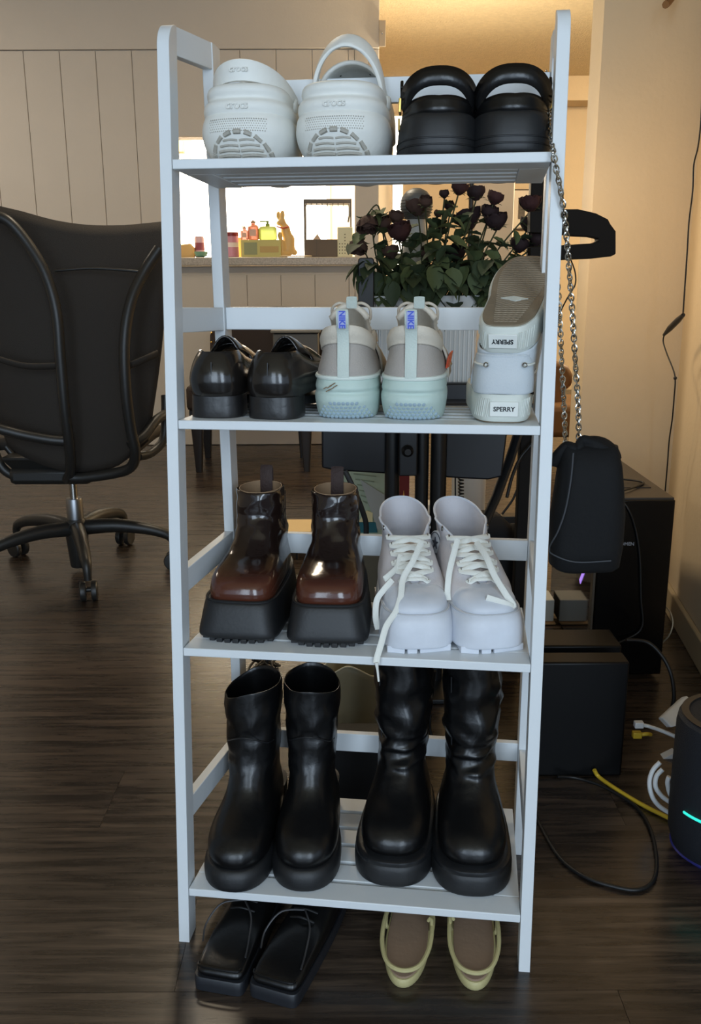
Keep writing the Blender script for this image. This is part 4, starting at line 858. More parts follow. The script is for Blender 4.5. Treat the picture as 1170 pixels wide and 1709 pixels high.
for (px, yy) in ((329, Y-.08), (511, Y-.08), (345, Y+.27), (505, Y+.27)):
    q = A(px, 700, yy); G().loft([rnd2(q.x, yy, s_, s_, .004, 3, z) for z, s_ in ((0.001, .03), (zs-.13, .058))]).obj('leg', M('dark_wood_leg', rgb(34, 28, 24), .4), dc, world=True)
gx = [A(456, 553, Y+.06), A(532, 600, Y+.06)]
bt = G().box(((gx[0].x+gx[1].x)/2, Y+.10, (zs+.032+A(456, 556, Y+.06).z)/2), (gx[1].x-gx[0].x, .14, A(456, 556, Y+.06).z-zs-.032)).obj('storage_box', M('grey_plastic_box', rgb(84, 84, 82), .5), bevel=.006); tag(bt, 'grey lidded plastic box lying on the brown chair seat', 'box')
lid = G().box(((gx[0].x+gx[1].x)/2, Y+.10, A(456, 554, Y+.06).z+.004), (gx[1].x-gx[0].x+.02, .16, .014)).obj('lid', M('pale_box_lid', rgb(120, 118, 110), .5), bt, bevel=.003)
# ================================================================ BLACK STAND WITH PLANTER BEHIND THE RACK
st = root('equipment_stand', 'black metal stand with two posts and wide side panels, behind the rack', 'stand', (.13, 2.05, 0))
Y = 2.0; PAN = M('black_satin_panel', rgb(22, 24, 30), .42, bump=.1, bs=30)
def S(px, py, y=2.0): return at(px, py, y)
G().prism([S(536, 640), S(647, 640), S(647, 791), S(610, 789), S(560, 786), S(537, 781)], (0, 0, 0), (0, .03, 0)).obj('side_panel', PAN, st, world=True, bevel=.004)
G().prism([S(742, 640), S(858, 640), S(846, 730), S(838, 796), S(815, 801), S(770, 799), S(742, 797)], (0, 0, 0), (0, .03, 0)).obj('side_panel', PAN, st, world=True, bevel=.004)
for px, r_ in ((655, .0165), (705, .015), (733, .018)):
    q = S(px, 760, 1.985); G().lathe([(r_, .012), (r_, .60)], 20, (q.x, 1.985+.01, 0)).obj('post', BMETAL, st, world=True)
G().box((S(680, 740).x, 1.975, (S(680, 640).z+S(680, 789).z)/2), (.040, .022, S(680, 640).z-S(680, 789).z)).obj('bracket', M('charcoal_bracket', rgb(36, 40, 46), .4), st, world=True, bevel=.003)
kn = G().lathe([(.013, 0), (.013, .008), (.008, .014), (.007, .02)], 18, S(680, 752, 1.963), (0, -1, 0)).obj('knob', BPLAS, st, world=True)
G().box((.13, 2.03, .006), (.30, .30, .012)).obj('base_plate', BMETAL, st, world=True, bevel=.003)
ztop = .668
G().box((.155, 2.10, ztop-.012), (.50, .34, .024)).obj('table_top', BMETAL, st, world=True, bevel=.004)
G().tube([S(872, 700, 2.1), S(850, 770, 2.05), S(828, 830, 2.0), S(800, 892, 1.95), at(790, 960, 1.9)], .0125, 10, ry=.008).obj('diagonal_leg', BMETAL, st, world=True)
G().tube(curve([S(576, 786, 1.99), S(590, 815, 1.98), S(604, 850, 1.98), S(611, 875, 1.98), S(610, 905, 1.98)], 5), .006, 8, ry=.0015, up=(0, -1, 0)).obj('hanging_strap', BPLAS, st, world=True)
# planter
PLW = M('white_ribbed_plastic', rgb(214, 216, 214), .4)
pl = root('planter', 'white ribbed rectangular planter holding dried roses behind the rack', 'planter', (.165, 2.10, ztop))
N = 96; rs = []
for z, s_ in ((0, .9), (.01, .93), (.20, 1.0), (.205, 1.04), (.218, 1.05), (.218, 1.0), (.20, .95), (.03, .88)):
    row = rnd2(.165, 2.10, .235*s_, .12*s_, .02, 23, ztop+.0005+z)
    if z < .2 and s_ < 1.01:
        for i, q in enumerate(row): q += (q-Vector((.165, 2.10, q.z))).normalized()*(.0012 if (i//2) % 2 else -.0012)
    rs.append(row)
G().loft(rs, True, True).obj('pot', PLW, pl, world=True, smooth=30)
g = G()
for i in range(22): g.box((.165-.105+.01*i, 2.10-.0595, ztop+.10), (.0035, .004, .18))
g.obj('ribs', PLW, pl, world=True, kind='stuff')
# roses
PET = [M('dried_dark_red_petal', rgb(58, 28, 28), .8, bump=.4, bs=90, var=.35, vs=40), M('dried_brown_petal', rgb(76, 54, 46), .85, bump=.4, bs=90, var=.3, vs=40), M('near_black_petal', rgb(38, 20, 24), .8, bump=.4, bs=90, var=.3, vs=40)]
LEAF = [M('dull_green_leaf', rgb(84, 98, 62), .7, bump=.4, bs=60, var=.25, vs=25), M('dark_green_leaf', rgb(58, 72, 48), .7, bump=.4, bs=60, var=.25, vs=25)]
STEM = M('rose_stem', rgb(58, 62, 36), .7)
rr = random.Random(11)
def bloom_geo(rad, open_):
    g = G()
    for ringi, (n, s_, tilt) in enumerate(((3, .55, .15), (5, .8, .35), (6, 1.0, .62*open_))):
        for k in range(n):
            a0 = 2*PI*k/n+ringi*.6; wid = 1.25*PI/n*1.25
            def F(u, v):
                a = a0+(u-.5)*wid*2; h = v; rr_ = rad*s_*(.25+.75*math.sin(min(1, h*1.6)*PI/2))*(1+(tilt-.45)*max(0, h-.55)*1.5); zz_ = rad*(1.55*h-.1-.35*tilt*max(0, h-.75)*3)*(1-.28*abs(2*u-1)**2.5*(h > .5))
                q = Vector((rr_*math.cos(a), rr_*math.sin(a), zz_)); return q+noise.noise_vector(q*70+Vector((k, ringi, 0)))*rad*.12
            g.grid(F, 4, 5)
    g.sph((0, 0, rad*.6), rad*.42, 8, (1, 1, 1.5)); return g
def leaf_geo(L, wd):
    def F(u, v):
        w_ = wd*math.sin(PI*min(1, u**.8))**.8; x = (v-.5)*2*w_; return Vector((x, L*u, -.25*L*u*u+.30*abs(x)+.002*math.sin(u*18)*abs(v-.5)))
    return G().grid(F, 7, 4)
def rose(base, head, rad, open_, pm_, leaves, label, droop=False):
    r_ = root('dried_rose', label, 'flower', base, group='dried roses in the white planter')
    d = (head-base); mid = base+d*.5+Vector((rr.uniform(-.01, .01), rr.uniform(-.01, .01), .01)); P = curve([base, mid, head], 6)
    if droop: P = curve([base, mid+Vector((0, 0, .03)), head+Vector((-.4*d.x, 0, .022)), head+Vector((0, 0, .006))], 5)
    G().tube(P, .0018, 6).obj('stem', STEM, r_, world=True)
    ax = Vector((rr.uniform(-.35, .35), rr.uniform(-.5, .1), 1)).normalized() if not droop else Vector((rr.uniform(-.4, .4), -.4, -.9)).normalized()
    rot = Vector((0, 0, 1)).rotation_difference(ax).to_matrix().to_4x4()
    bloom_geo(rad, open_).xf(Matrix.Translation(head) @ rot).obj('bloom', pm_, r_, world=True, smooth=70)
    g = G()
    for k in range(5):
        a = 2*PI*k/5; L_ = leaf_geo(rad*1.15, rad*.22).xf(Matrix.Translation(head) @ rot @ Matrix.Rotation(a, 4, 'Z') @ Matrix.Rotation(R(20), 4, 'X')); g.add(L_.v, L_.f)
    g.obj('sepals', LEAF[0], r_, world=True, kind='stuff')
    for k in range(leaves):
        q = P[int(len(P)*rr.uniform(.25, .85))]; L_ = rr.uniform(.034, .052)
        mt = Matrix.Translation(q) @ Matrix.Rotation(rr.uniform(0, 2*PI), 4, 'Z') @ Matrix.Rotation(rr.uniform(-.9, .5), 4, 'X') @ Matrix.Rotation(rr.uniform(-.5, .5), 4, 'Y')
        leaf_geo(L_, L_*.33).xf(mt).obj('leaf', LEAF[rr.randint(0, 1)], r_, world=True, smooth=70)
heads = [(614, 362, .021, 1, 1, 1), (600, 400, .019, .6, 1, 1), (640, 385, .020, .6, 1, 0), (660, 372, .016, .4, 1, 0), (698, 358, .022, .8, 1, 0), (672, 400, .023, .7, 0, 0), (710, 345, .014, .3, 1, 0), (730, 362, .009, .2, 1, 0), (742, 330, .010, .3, 2, 0), (765, 324, .016, .8, 0, 0), (752, 350, .011, .3, 2, 0),
         (795, 333, .018, .6, 2, 0), (823, 340, .017, .5, 0, 0), (785, 380, .027, 1, 2, 0), (830, 382, .022, .8, 2, 0), (886, 352, .021, .9, 0, 0), (880, 385, .018, .7, 2, 0), (760, 435, .020, .8, 2, 0), (712, 432, .016, .5, 1, 0), (865, 420, .019, .7, 2, 0), (655, 430, .017, .6, 1, 0), (815, 365, .018, .6, 2, 0), (725, 395, .018, .5, 2, 0), (895, 410, .016, .7, 2, 0)]
LAB = dict(enumerate(['drooping brown dried rose at the left edge of the bouquet', "lowest drooping brown rose on the bouquet's left edge, beside the black gadget", 'brown dried rose bending over just right of the leftmost one', 'small drooping brown rose left of the grey mesh head', 'brown dried rose right in front of the grey mesh head', 'dark red rose under the grey mesh head, large and hanging', 'small brown bud touching the right side of the mesh head', 'tiny closed bud right of the mesh head', 'narrow near-black bud on a tall stem, left of the topmost rose', 'small upright dried rose highest in the bouquet middle', 'slim near-black bud just below the topmost rose', 'near-black rose right of the topmost rose, against the cabinet', 'dried rose with pointed green sepals, upper right of bouquet', 'largest near-black rose in the centre right of the bouquet', 'near-black rose in front of the framed picture side', 'dark red dried rose farthest right, close to the right post', 'near-black rose just under the farthest right dark red one', 'near-black rose low in the bouquet middle among leaves', 'small brown rose low among the leaves under the mesh head', 'near-black rose low right, above the upturned deck shoe', 'brown rose low on the left, above the black gadget', 'near-black rose between the sepalled rose and the largest one', 'near-black rose in the middle of the bouquet, right of the hanging red one', 'lowest near-black rose at the right edge, beside the right post']))
for i, (px, py, rad, op, pi_, dr) in enumerate(heads):
    yy = 2.08+rr.uniform(-.05, .07); hd = at(px, py, yy); bx = .165+max(-.095, min(.095, (hd.x-.165)*.55)); base = Vector((bx, 2.10+rr.uniform(-.035, .035), ztop+.19))
    rose(base, hd, rad*1.12, op, PET[pi_], 9, LAB.get(i, 'dried dark rose on a leafy stem in the white planter'), dr)
# greenery filling the planter mouth
for i in range(12):
    px = 606+25*i; base = Vector((.070+.017*i, 2.08+rr.uniform(-.02, .02), ztop+.185)); r_ = root('leafy_sprig', 'green leafy sprig drooping over the planter rim, '+('leftmost', 'second from the left', 'third from the left', 'fourth from the left', 'fifth from the left', 'sixth, just left of the middle', 'seventh, just right of the middle', 'fifth from the right', 'fourth from the right', 'third from the right', 'second from the right', 'rightmost')[i]+' of twelve', 'leaves', base, group='leafy sprigs in the white planter')
    tip = at(px+rr.uniform(-10, 10), 440+rr.uniform(-20, 20), 2.03)
    G().tube(curve([base, (base+tip)/2+Vector((0, 0, .02)), tip], 5), .0015, 6).obj('stem', STEM, r_, world=True)
    for k in range(16):
        f_ = rr.uniform(.05, 1); q = base.lerp(tip, f_)+Vector((rr.uniform(-.02, .02), -.012, rr.uniform(-.008, .02))); L_ = rr.uniform(.040, .062)
        mt = Matrix.Translation(q) @ Matrix.Rotation(rr.uniform(0, 2*PI), 4, 'Z') @ Matrix.Rotation(rr.uniform(-1.3, .1), 4, 'X')
        leaf_geo(L_, L_*.36).xf(mt).obj('leaf', LEAF[rr.randint(0, 1)], r_, world=True, smooth=70)
# microphone-like mesh head on a white body
mc = root('mesh_head_device', 'white desk device with a round grey mesh head behind the roses', 'device', (.135, 2.42, ztop))
mq = at(695, 345, 2.22); G().lathe([(.001, -.032), (.018, -.030), (.030, -.022), (.036, -.006), (.037, .004), (.034, .020), (.024, .033), (.010, .040), (.001, .041)], 28, (mq.x, 2.22, mq.z)).obj('mesh_head', M('grey_metal_mesh', rgb(120, 122, 122), .5, .6, bump=1, bs=1, dist=.001), mc, world=True)
g = G()
for k in range(10):
    z = -.026+.0065*k; r_ = .0375*math.sqrt(max(.05, 1-(z/.040)**2)); g.tube([Vector((mq.x+r_*math.cos(a), 2.22+r_*math.sin(a), mq.z+z)) for a in [2*PI*i/24 for i in range(24)]], .0011, 5, True)
g.obj('mesh_ridges', M('dark_mesh_ridge', rgb(88, 90, 90), .5, .5), mc, world=True, kind='stuff')
G().lathe([(.012, ztop+.001), (.030, ztop+.012), (.032, mq.z-.10), (.024, mq.z-.05), (.022, mq.z-.028)], 24, (mq.x, 2.22, 0)).obj('white_body', PLW, mc, world=True)
# small rounded black device left of the planter
q = at(611, 430, 2.02); G().prism([p_+Vector((0, 2.02, 0)) for p_ in [Vector((q.x+(.017-.006)*sx_+.006*math.cos(a)*1, 0, zc+.006*math.sin(a))) for sx_, zc, a0 in ((1, q.z-.006, 0), (-1, q.z-.006, 90), (-1, ztop+.007, 180), (1, ztop+.007, 270)) for a in [R(a0+30*i) for i in range(4)]]], (0, 0, 0), (0, .02, 0)).obj('phone_stand', BPLAS, bevel=.002)
tag(bpy.data.objects['phone_stand'], 'small upright black rounded gadget left of the white planter', 'gadget')
# upright black panel and U-shaped arm at right
up_ = root('arm_post', 'upright black post with a U-shaped arm jutting out right of the rack', 'stand', (at(894, 500, 2.12).x, 2.12, .001))
xq = at(894, 400, 2.12); zt_ = at(894, 285, 2.12).z
G().box((xq.x, 2.14, (.001+zt_)/2), (.028, .03, zt_-.001)).obj('post', M('matte_dark_brown_black', rgb(20, 16, 13), .75, spec=.25), up_, world=True, bevel=.003)
G().box((xq.x, 2.14, .006), (.14, .16, .010)).obj('base_plate', BPLAS, up_, world=True, bevel=.002)
def UA(px, py, y=2.06): return at(px, py, y)
poly = [(885, 353), (938, 349), (965, 349), (995, 356), (1015, 366), (1019, 374), (1028, 386), (1028, 424), (1020, 428), (985, 432), (940, 434), (885, 437), (885, 412), (940, 409), (990, 406), (999, 403), (999, 398), (985, 395), (960, 394), (938, 391), (885, 388)]
G().prism([UA(*q) for q in poly], (0, 0, 0), (0, .035, 0)).obj('u_shaped_arm', M('matte_dark_brown_black', rgb(20, 16, 13), .75, spec=.25), up_, world=True, bevel=.002)
G().tube(curve([UA(953, 434), UA(960, 455), UA(960, 475), UA(950, 492), UA(938, 515), UA(928, 540)], 5), .0017, 6).obj('cable', BCABLE, up_, world=True)
# ================================================================ THINGS ON THE KITCHEN COUNTER
ZC = 1.0145
def cpos(px, Y=5.2): return at(px, 430, Y).x
def czt(py, Y=5.2): return at(450, py, Y).z
K = lambda px0, px1, Y: abs(cpos(px1, Y)-cpos(px0, Y))
def cyl(name, label, cat, px0, px1, py, mat, Y=5.2, prof=None, group=None):
    x = (cpos(px0, Y)+cpos(px1, Y))/2; r_ = K(px0, px1, Y)/2; h = czt(py, Y)-ZC
    t = root(name, label, cat, (x, Y, ZC+.0003), group=group); G().lathe([(a*r_, b*h) for a, b in (prof or ((.9, 0), (1, .03), (1, .97), (.94, 1)))], 24).obj('body', mat, t); return t, r_, h
bx = root('yellow_carton', 'yellow-green carton lying under the soap bottles on the kitchen counter', 'box', (cpos(438), 5.17, ZC+.0003))
hb = czt(401)-ZC
G().box((0, 0, hb/2), (K(405, 471, 5.17), .09, hb)).obj('carton', M('yellow_green_card', rgb(204, 196, 124), .6), bx, bevel=.002)
G().box((-.055, -.0457, hb*.5), (.07, .0012, hb*.7)).obj('printed_panel', M('olive_print', rgb(150, 156, 116), .6), bx)
G().box((.045, -.0457, hb*.45), (.10, .0012, hb*.35)).obj('printed_panel', M('brown_print', rgb(192, 164, 104), .6), bx)
def bottle(name, label, px0, px1, py, mat, capm, Y, zb, neck=.25):
    x = (cpos(px0, Y)+cpos(px1, Y))/2; r_ = K(px0, px1, Y)/2; h = czt(py, Y)-zb; t = root(name, label, 'bottle', (x, Y, zb), group='soap bottles on the yellow carton')
    G().lathe([(.85*r_, 0), (r_, .04*h), (r_, .66*h), (.75*r_, .74*h), (.36*r_, .79*h), (.36*r_, .86*h)], 22).obj('bottle_body', mat, t)
    G().lathe([(.48*r_, .85*h), (.48*r_, .94*h), (.2*r_, .95*h), (.2*r_, .98*h)], 16).box((-.2*r_, 0, .985*h), (1.1*r_, .3*r_, .035*h)).obj('pump_cap', capm, t); 
    G().box((0, -r_*.97, .36*h), (r_*1.2, .002, .34*h)).obj('printed_label', M('pale_bottle_label', rgb(226, 190, 170), .6), t); return t
ROSEB = M('pink_translucent_soap', rgb(240, 170, 150), .3, trans=.4); REDB = M('red_translucent_soap', rgb(222, 140, 112), .3, trans=.35); GRNB = M('yellow_green_soap', rgb(214, 228, 120), .3, trans=.35)
zb = ZC+hb+.0006; PALEC = M('pale_cap', rgb(190, 156, 120), .5)
bottle('soap_bottle', 'short pink soap bottle on the yellow carton, leftmost', 403, 416, 378, ROSEB, PALEC, 5.165, zb)
bottle('soap_bottle', 'tall red soap bottle with a pale cap on the yellow carton', 415, 433, 367, REDB, PALEC, 5.165, zb)
gb = root('soap_bottle', 'wide yellow-green soap bottle on the yellow carton', 'bottle', (cpos(448, 5.165), 5.165, zb), group='soap bottles on the yellow carton')
hh = czt(378)-zb; G().loft([rnd2(0, 0, .098*s_, .045*s_, .018*s_, 5, z) for z, s_ in ((0, .9), (.005, 1), (hh*.8, 1), (hh*.95, .85), (hh, .5))]).obj('bottle_body', GRNB, gb)
G().lathe([(.012, hh-.002), (.012, hh+.012), (.006, hh+.013), (.006, hh+.022)], 14).box((-.018, 0, hh+.024), (.05, .012, .008)).obj('pump_cap', M('green_cap', rgb(150, 170, 60), .5), gb)
t, r_, h = cyl('canister', 'magenta canister with a dark red lid on the kitchen counter', 'canister', 375, 399, 388, M('magenta_label_plastic', rgb(200, 140, 160), .4))
G().lathe([(r_*1.04, h*.86), (r_*1.04, h*.99), (r_*.95, h*1.02)], 24).obj('lid', M('dark_red_lid', rgb(132, 44, 44), .4), t)
G().lathe([(r_*1.01, h*.42), (r_*1.01, h*.60)], 24, cap=False).obj('white_band', M('white_band', rgb(236, 224, 220), .6), t)
cyl('honey_jar', 'narrow amber jar between the canister and the yellow carton', 'jar', 397, 405, 396, M('amber_glass', rgb(230, 178, 90), .3, trans=.4), 5.24)
t, r_, h = cyl('drink_can', 'white and pink drink can beside the back left post of the rack', 'can', 326, 342, 394, M('white_pink_can', rgb(222, 186, 196), .35), 5.22, ((.8, 0), (1, .06), (1, .9), (.85, 1)))
G().lathe([(r_*1.01, h*.35), (r_*1.01, h*.7)], 20, cap=False).obj('printed_band', M('maroon_print', rgb(150, 70, 84), .5), t)
x = cpos(336, 5.12); t = root('small_bowl', 'small teal bowl at the left end of the kitchen counter', 'bowl', (x, 5.12, ZC+.0003)); G().lathe([(.014, 0), (.030, .008), (.038, .030), (.036, .030), (.028, .010), (.001, .006)], 22).obj('bowl', M('teal_ceramic', rgb(110, 156, 134), .4), t)
t = root('bread_bag', 'low tan packet at the far left of the kitchen counter', 'packet', (cpos(312, 5.2), 5.2, ZC+.0003)); g = G().loft([rnd2(0, 0, .09*s_, .07*s_, .02*s_, 5, z) for z, s_ in ((0, .9), (.02, 1), (.05, .95), (.07, .6))]); g.obj('packet', M('tan_packet', rgb(214, 178, 116), .6), t, warp=(.006, 25))
# golden rabbit figurine
t = root('rabbit_figurine', 'golden rabbit figurine sitting upright on the kitchen counter', 'figurine', (cpos(474, 5.2), 5.2, ZC+.0003))
GOLDR = M('golden_ceramic', rgb(222, 186, 120), .45, bump=.3, bs=60); hr = czt(348)-ZC
me = bpy.data.metaballs.new('mb'); me.resolution = .006; mbo = bpy.data.objects.new('mb', me); COL.objects.link(mbo)
for (x, z, rx_, rz_, yy) in ((.022, .045, .062, .050, 0), (.030, .095, .050, .060, 0), (.012, .150, .040, .055, 0), (-.008, .195, .030, .034, -.004), (-.024, .188, .020, .018, -.010), (-.008, .060, .024, .060, -.03), (.004, .018, .046, .020, -.025), (.062, .030, .020, .020, .01), (-.018, .120, .014, .034, -.028), (-.003, .232, .013, .038, -.008), (-.026, .230, .012, .034, .006)):
    e = me.elements.new(type='ELLIPSOID'); s_ = hr/.262; e.co = (x*s_, yy*s_, z*s_); e.radius = .02; e.size_x = rx_*s_*55*.02*.9; e.size_y = .024*s_*55*.02*(1.4 if z < .16 else .8); e.size_z = rz_*s_*55*.02*.9; e.radius = 1.0
    e.radius = 1.0; e.size_x = max(rx_, .020)*s_*1.15; e.size_y = max(rx_, .020)*s_*.95; e.size_z = rz_*s_*1.15
bpy.context.view_layer.update(); dg = bpy.context.evaluated_depsgraph_get(); mm_ = bpy.data.meshes.new_from_object(mbo.evaluated_get(dg)); bpy.data.objects.remove(mbo)
if len(mm_.vertices) > 20:
    zmin = min(v.co.z for v in mm_.vertices)
    mm_.transform(Matrix.Translation((0, 0, -zmin))); mm_.materials.clear(); mm_.materials.append(GOLDR); mm_.shade_smooth(); o = bpy.data.objects.new('rabbit_body', mm_); COL.objects.link(o); o.parent = t; ROOTM[o.name] = ROOTM[t.name]
G().tube(curve([(-.035*hr/.262, -.030, .165*hr/.262), (0, -.034, .155*hr/.262), (.03*hr/.262, -.02, .165*hr/.262)], 4), .004, 8).obj('red_collar', M('red_ribbon', rgb(196, 84, 66), .6), t)
t = root('wooden_spoon', 'pale stick lying in front of the rabbit on the counter', 'spoon', (cpos(492, 5.08), 5.08, ZC+.004)); G().tube([(-.075, 0, .001), (.03, .0, .001), (.072, .0, .001)], .0035, 8).sph((.078, 0, .001), .012, 10, (1.3, .8, .3)).obj('spoon', M('pale_wood', rgb(222, 200, 160), .6), t)
# black wire rack, dark box, perforated canister
Y = 5.26; t = root('metal_shelf_rack', 'dark metal countertop rack at the right end of the pass-through', 'rack', (cpos(549, Y), Y, ZC+.0003)); DM = M('dark_bronze_metal', rgb(98, 88, 76), .5)
xa, xb, zt_ = cpos(509, Y), cpos(587, Y), czt(334, Y)
for x in (xa, xb-.008):
    for yy in (Y-.07, Y+.07): G().box((x+.004, yy, (ZC+zt_)/2), (.008, .008, zt_-ZC-.001)).obj('upright', DM, t, world=True)
G().box(((xa+xb)/2, Y, zt_-.012), (xb-xa, .15, .022)).obj('top_tray', DM, t, world=True, bevel=.002)
for i in range(9): G().box((xa+.015+(xb-xa-.03)*i/8, Y-.074, zt_-.030), (.004, .004, .016)).obj('tray_fringe', DM, t, world=True)
G().tube([(xb-.012, Y-.074, zt_-.03), (xb-.012, Y-.078, zt_-.08), (xb-.02, Y-.078, zt_-.12)], .006, 8).obj('hanging_whisk', STEEL, t, world=True)
t = root('dark_basket', 'dark grey box standing under the metal rack on the counter', 'basket', (cpos(537, 5.14), 5.14, ZC+.0003)); h = czt(401)-ZC
G().box((0, 0, h/2), (K(510, 563, 5.14), .10, h), taper=1.04).obj('basket', M('dark_grey_weave', rgb(112, 100, 88), .8, bump=.8, bs=150), t, bevel=.004)
G().box((-.025, -.052, h/2), (.003, .003, h)).obj('corner_seam', DM, t)
G().prism([(-.045, 0, h+.0005), (-.002, 0, h+.0005), (-.022, 0, h+.03)], (0, -.02, 0), (0, .02, 0)).obj('folded_cloth', M('beige_cloth', rgb(214, 188, 160), .8), t)
t = root('perforated_canister', 'pale green perforated canister at the right end of the counter', 'canister', (cpos(576, 5.12), 5.12, ZC+.0003)); h = czt(382)-ZC; w_ = K(564, 589, 5.12)
can = G().loft([rnd2(0, 0, w_*s_, w_*s_, .008, 4, z) for z, s_ in ((0, .97), (.004, 1), (h, 1), (h+.002, .92))]).obj('body', M('pale_green_enamel', rgb(232, 228, 190), .5), t)
g = G()
for j in range(7):
    for i in range(5):
        if j < 4 or i == 2: g.lathe([(.0032, -.0005), (.0032, .0008)], 8, (-w_*.36+w_*.72*i/4, -w_/2, .018+.016*j), (0, -1, 0))
g.obj('holes', M('dark_holes', rgb(110, 104, 78), .8), t, kind='stuff')
# ================================================================ HALL FURNITURE
Y = 6.2; q = at(822, 330, 5.6); t = root('tall_white_cabinet', 'tall pale cabinet standing in the hallway behind the roses', 'cabinet', (q.x, 5.6, 0.001))
xa, xb = at(790, 400, 5.6).x, at(856, 400, 5.6).x; zt_ = at(820, 290, 5.6).z; WC = M('pale_grey_cabinet', rgb(214, 208, 200), .5)
G().box(((xa+xb)/2, 5.75, zt_/2), (xb-xa, .3, zt_-.002)).obj('body', WC, t, world=True, bevel=.004)
dd = G().box(((xa+xb)/2, 5.594, zt_/2), (xb-xa-.01, .012, zt_-.03)).obj('door', WC, t, world=True, bevel=.003)
G().tube([(xa+.03, 5.575, zt_*.5), (xa+.03, 5.570, zt_*.53), (xa+.03, 5.570, zt_*.6), (xa+.03, 5.575, zt_*.62)], .006).obj('handle', STEEL, dd, world=True)
q = at(786, 360, 5.0); t = root('floor_lamp', 'thin black floor lamp pole in front of the hallway cabinet', 'lamp', (q.x, 5.0, .001)); ll = bpy.data.lights.new('added_hall_uplight', 'SPOT'); ll.energy = 42; ll.color = (1, .84, .60); ll.spot_size = R(150); ll.spot_blend = .6; ll.shadow_soft_size = .05; lo = bpy.data.objects.new('added_hall_uplight', ll); COL.objects.link(lo); lo.location = (q.x, 5.0, at(786, 268, 5.0).z+.03); lo.rotation_euler = (PI, 0, 0); G().lathe([(.013, .02), (.013, at(786, 280, 5.0).z)], 12).obj('pole', BMETAL, t); G().lathe([(.14, 0), (.14, .012), (.02, .022)], 24).obj('base', BMETAL, t); G().lathe([(.05, at(786, 280, 5.0).z), (.09, at(786, 280, 5.0).z-.0), (.06, at(786, 270, 5.0).z)], 20).obj('lamp_head', BMETAL, t)  # upward spot on the pole is added to brighten the hall ceiling
q = at(868, 345, 5.6); t = root('picture_frame', 'small framed picture with a wide pale mat beside the hallway cabinet', 'picture', (q.x, 7.48, q.z))
c = at(870, 350, 7.49); G().box((c.x, 7.485, c.z), (.14, .02, .30)).obj('frame', M('dark_frame', rgb(60, 50, 42), .5), t, world=True, bevel=.002); G().box((c.x, 7.473, c.z), (.12, .006, .28)).obj('mat_board', M('pale_mat', rgb(224, 216, 204), .7), t, world=True); G().box((c.x, 7.468, c.z), (.05, .004, .14)).obj('print', M('grey_print', rgb(90, 86, 82), .7, var=.5, vs=30), t, world=True)
# brown rounded armchair and low bench at the end of the hall
Y = 4.6; t = root('brown_armchair', 'brown rounded armchair in the hallway seen behind the silver chain', 'armchair', (at(935, 690, Y).x, Y, .001)); BA = M('warm_brown_leather', rgb(128, 92, 56), .5, bump=.3)
g = G().loft([[at(px, py, Y)+Vector((0, dy, 0)) for px, py in ((905, 690), (905, 620), (915, 607), (935, 605), (950, 612), (958, 628), (955, 645), (940, 655), (948, 690))] for dy in (0, .3)]); g.obj('rounded_back', BA, t, world=True, bevel=.02)
g = G().box((at(935, 690, Y).x+.05, Y+.1, .22), (.34, .46, .16)); g.obj('seat', BA, t, world=True, bevel=.03)
for sx_ in (-.1, .2):
    for sy_ in (-.1, .3): G().lathe([(.015, 0), (.02, .145)], 10, (at(935, 690, Y).x+sx_, Y+sy_, .001)).obj('leg', M('dark_wood_leg', rgb(34, 28, 24), .4), t, world=True)
# ================================================================ FLOOR CLUTTER BEHIND AND RIGHT OF THE RACK
def fbox(name, label, cat, px0, px1, pyt, Y, dep, mat, zb=.0006, bev=.004, part='body'):
    a, b = at(px0, 900, Y).x, at(px1, 900, Y).x; zt = at((px0+px1)/2, pyt, Y).z
    t = root(name, label, cat, ((a+b)/2, Y+dep/2, zb)); G().box(((a+b)/2, Y+dep/2, (zb+zt)/2), (b-a, dep, zt-zb)).obj(part, mat, t, world=True, bevel=bev); return t, a, b, zt
OLV = M('olive_grey_board', rgb(104, 98, 82), .7, bump=.2)
t, a, b, zt = fbox('storage_crate', 'olive grey storage crate on the floor between boots and sneakers', 'crate', 566, 700, 912, 2.42, .26, OLV, part='crate_body')
G().box(((a+b)/2, 2.42+.13, zt+.004), (b-a+.012, .272, .008)).obj('lid', M('olive_lid', rgb(122, 116, 98), .6), t, world=True, bevel=.002)
zc = zt+.0085; Yb = 2.46
bgm = M('pale_green_paper', rgb(182, 194, 168), .7, var=.12, vs=14, bump=.4, bs=14, dist=.01)
t = root('paper_shopping_bag', 'pale green paper bag with a grey flap on the olive crate', 'bag', (at(605, 880, Yb).x, Yb+.04, zc))
xa, xb = at(560, 850, Yb).x, at(652, 850, Yb).x; zt2 = at(600, 760, Yb).z
G().loft([[Vector((xa+.004*i_, Yb, z)), Vector((xb, Yb, z)), Vector((xb-.006, Yb+.08, z)), Vector((xa+.006, Yb+.08, z))] for i_, z in ((0, zc), (1, zc+.05), (0, (zc+zt2)/2), (1, zt2))]).obj('bag_body', bgm, t, world=True, warp=(.006, 14))
G().prism([at(601, 800, Yb-.008), at(645, 828, Yb-.008), at(645, 884, Yb-.008), at(630, 884, Yb-.008)], (0, 0, 0), (0, .003, 0)).obj('grey_flap', M('pale_grey_plastic', rgb(176, 178, 172), .5), t, world=True)
G().prism([at(597, 872, Yb-.009), at(627, 872, Yb-.009), at(630, 889, Yb-.009), at(596, 889, Yb-.009)], (0, 0, 0), (0, .003, 0)).obj('teal_print', M('teal_print', rgb(32, 104, 116), .6), t, world=True)
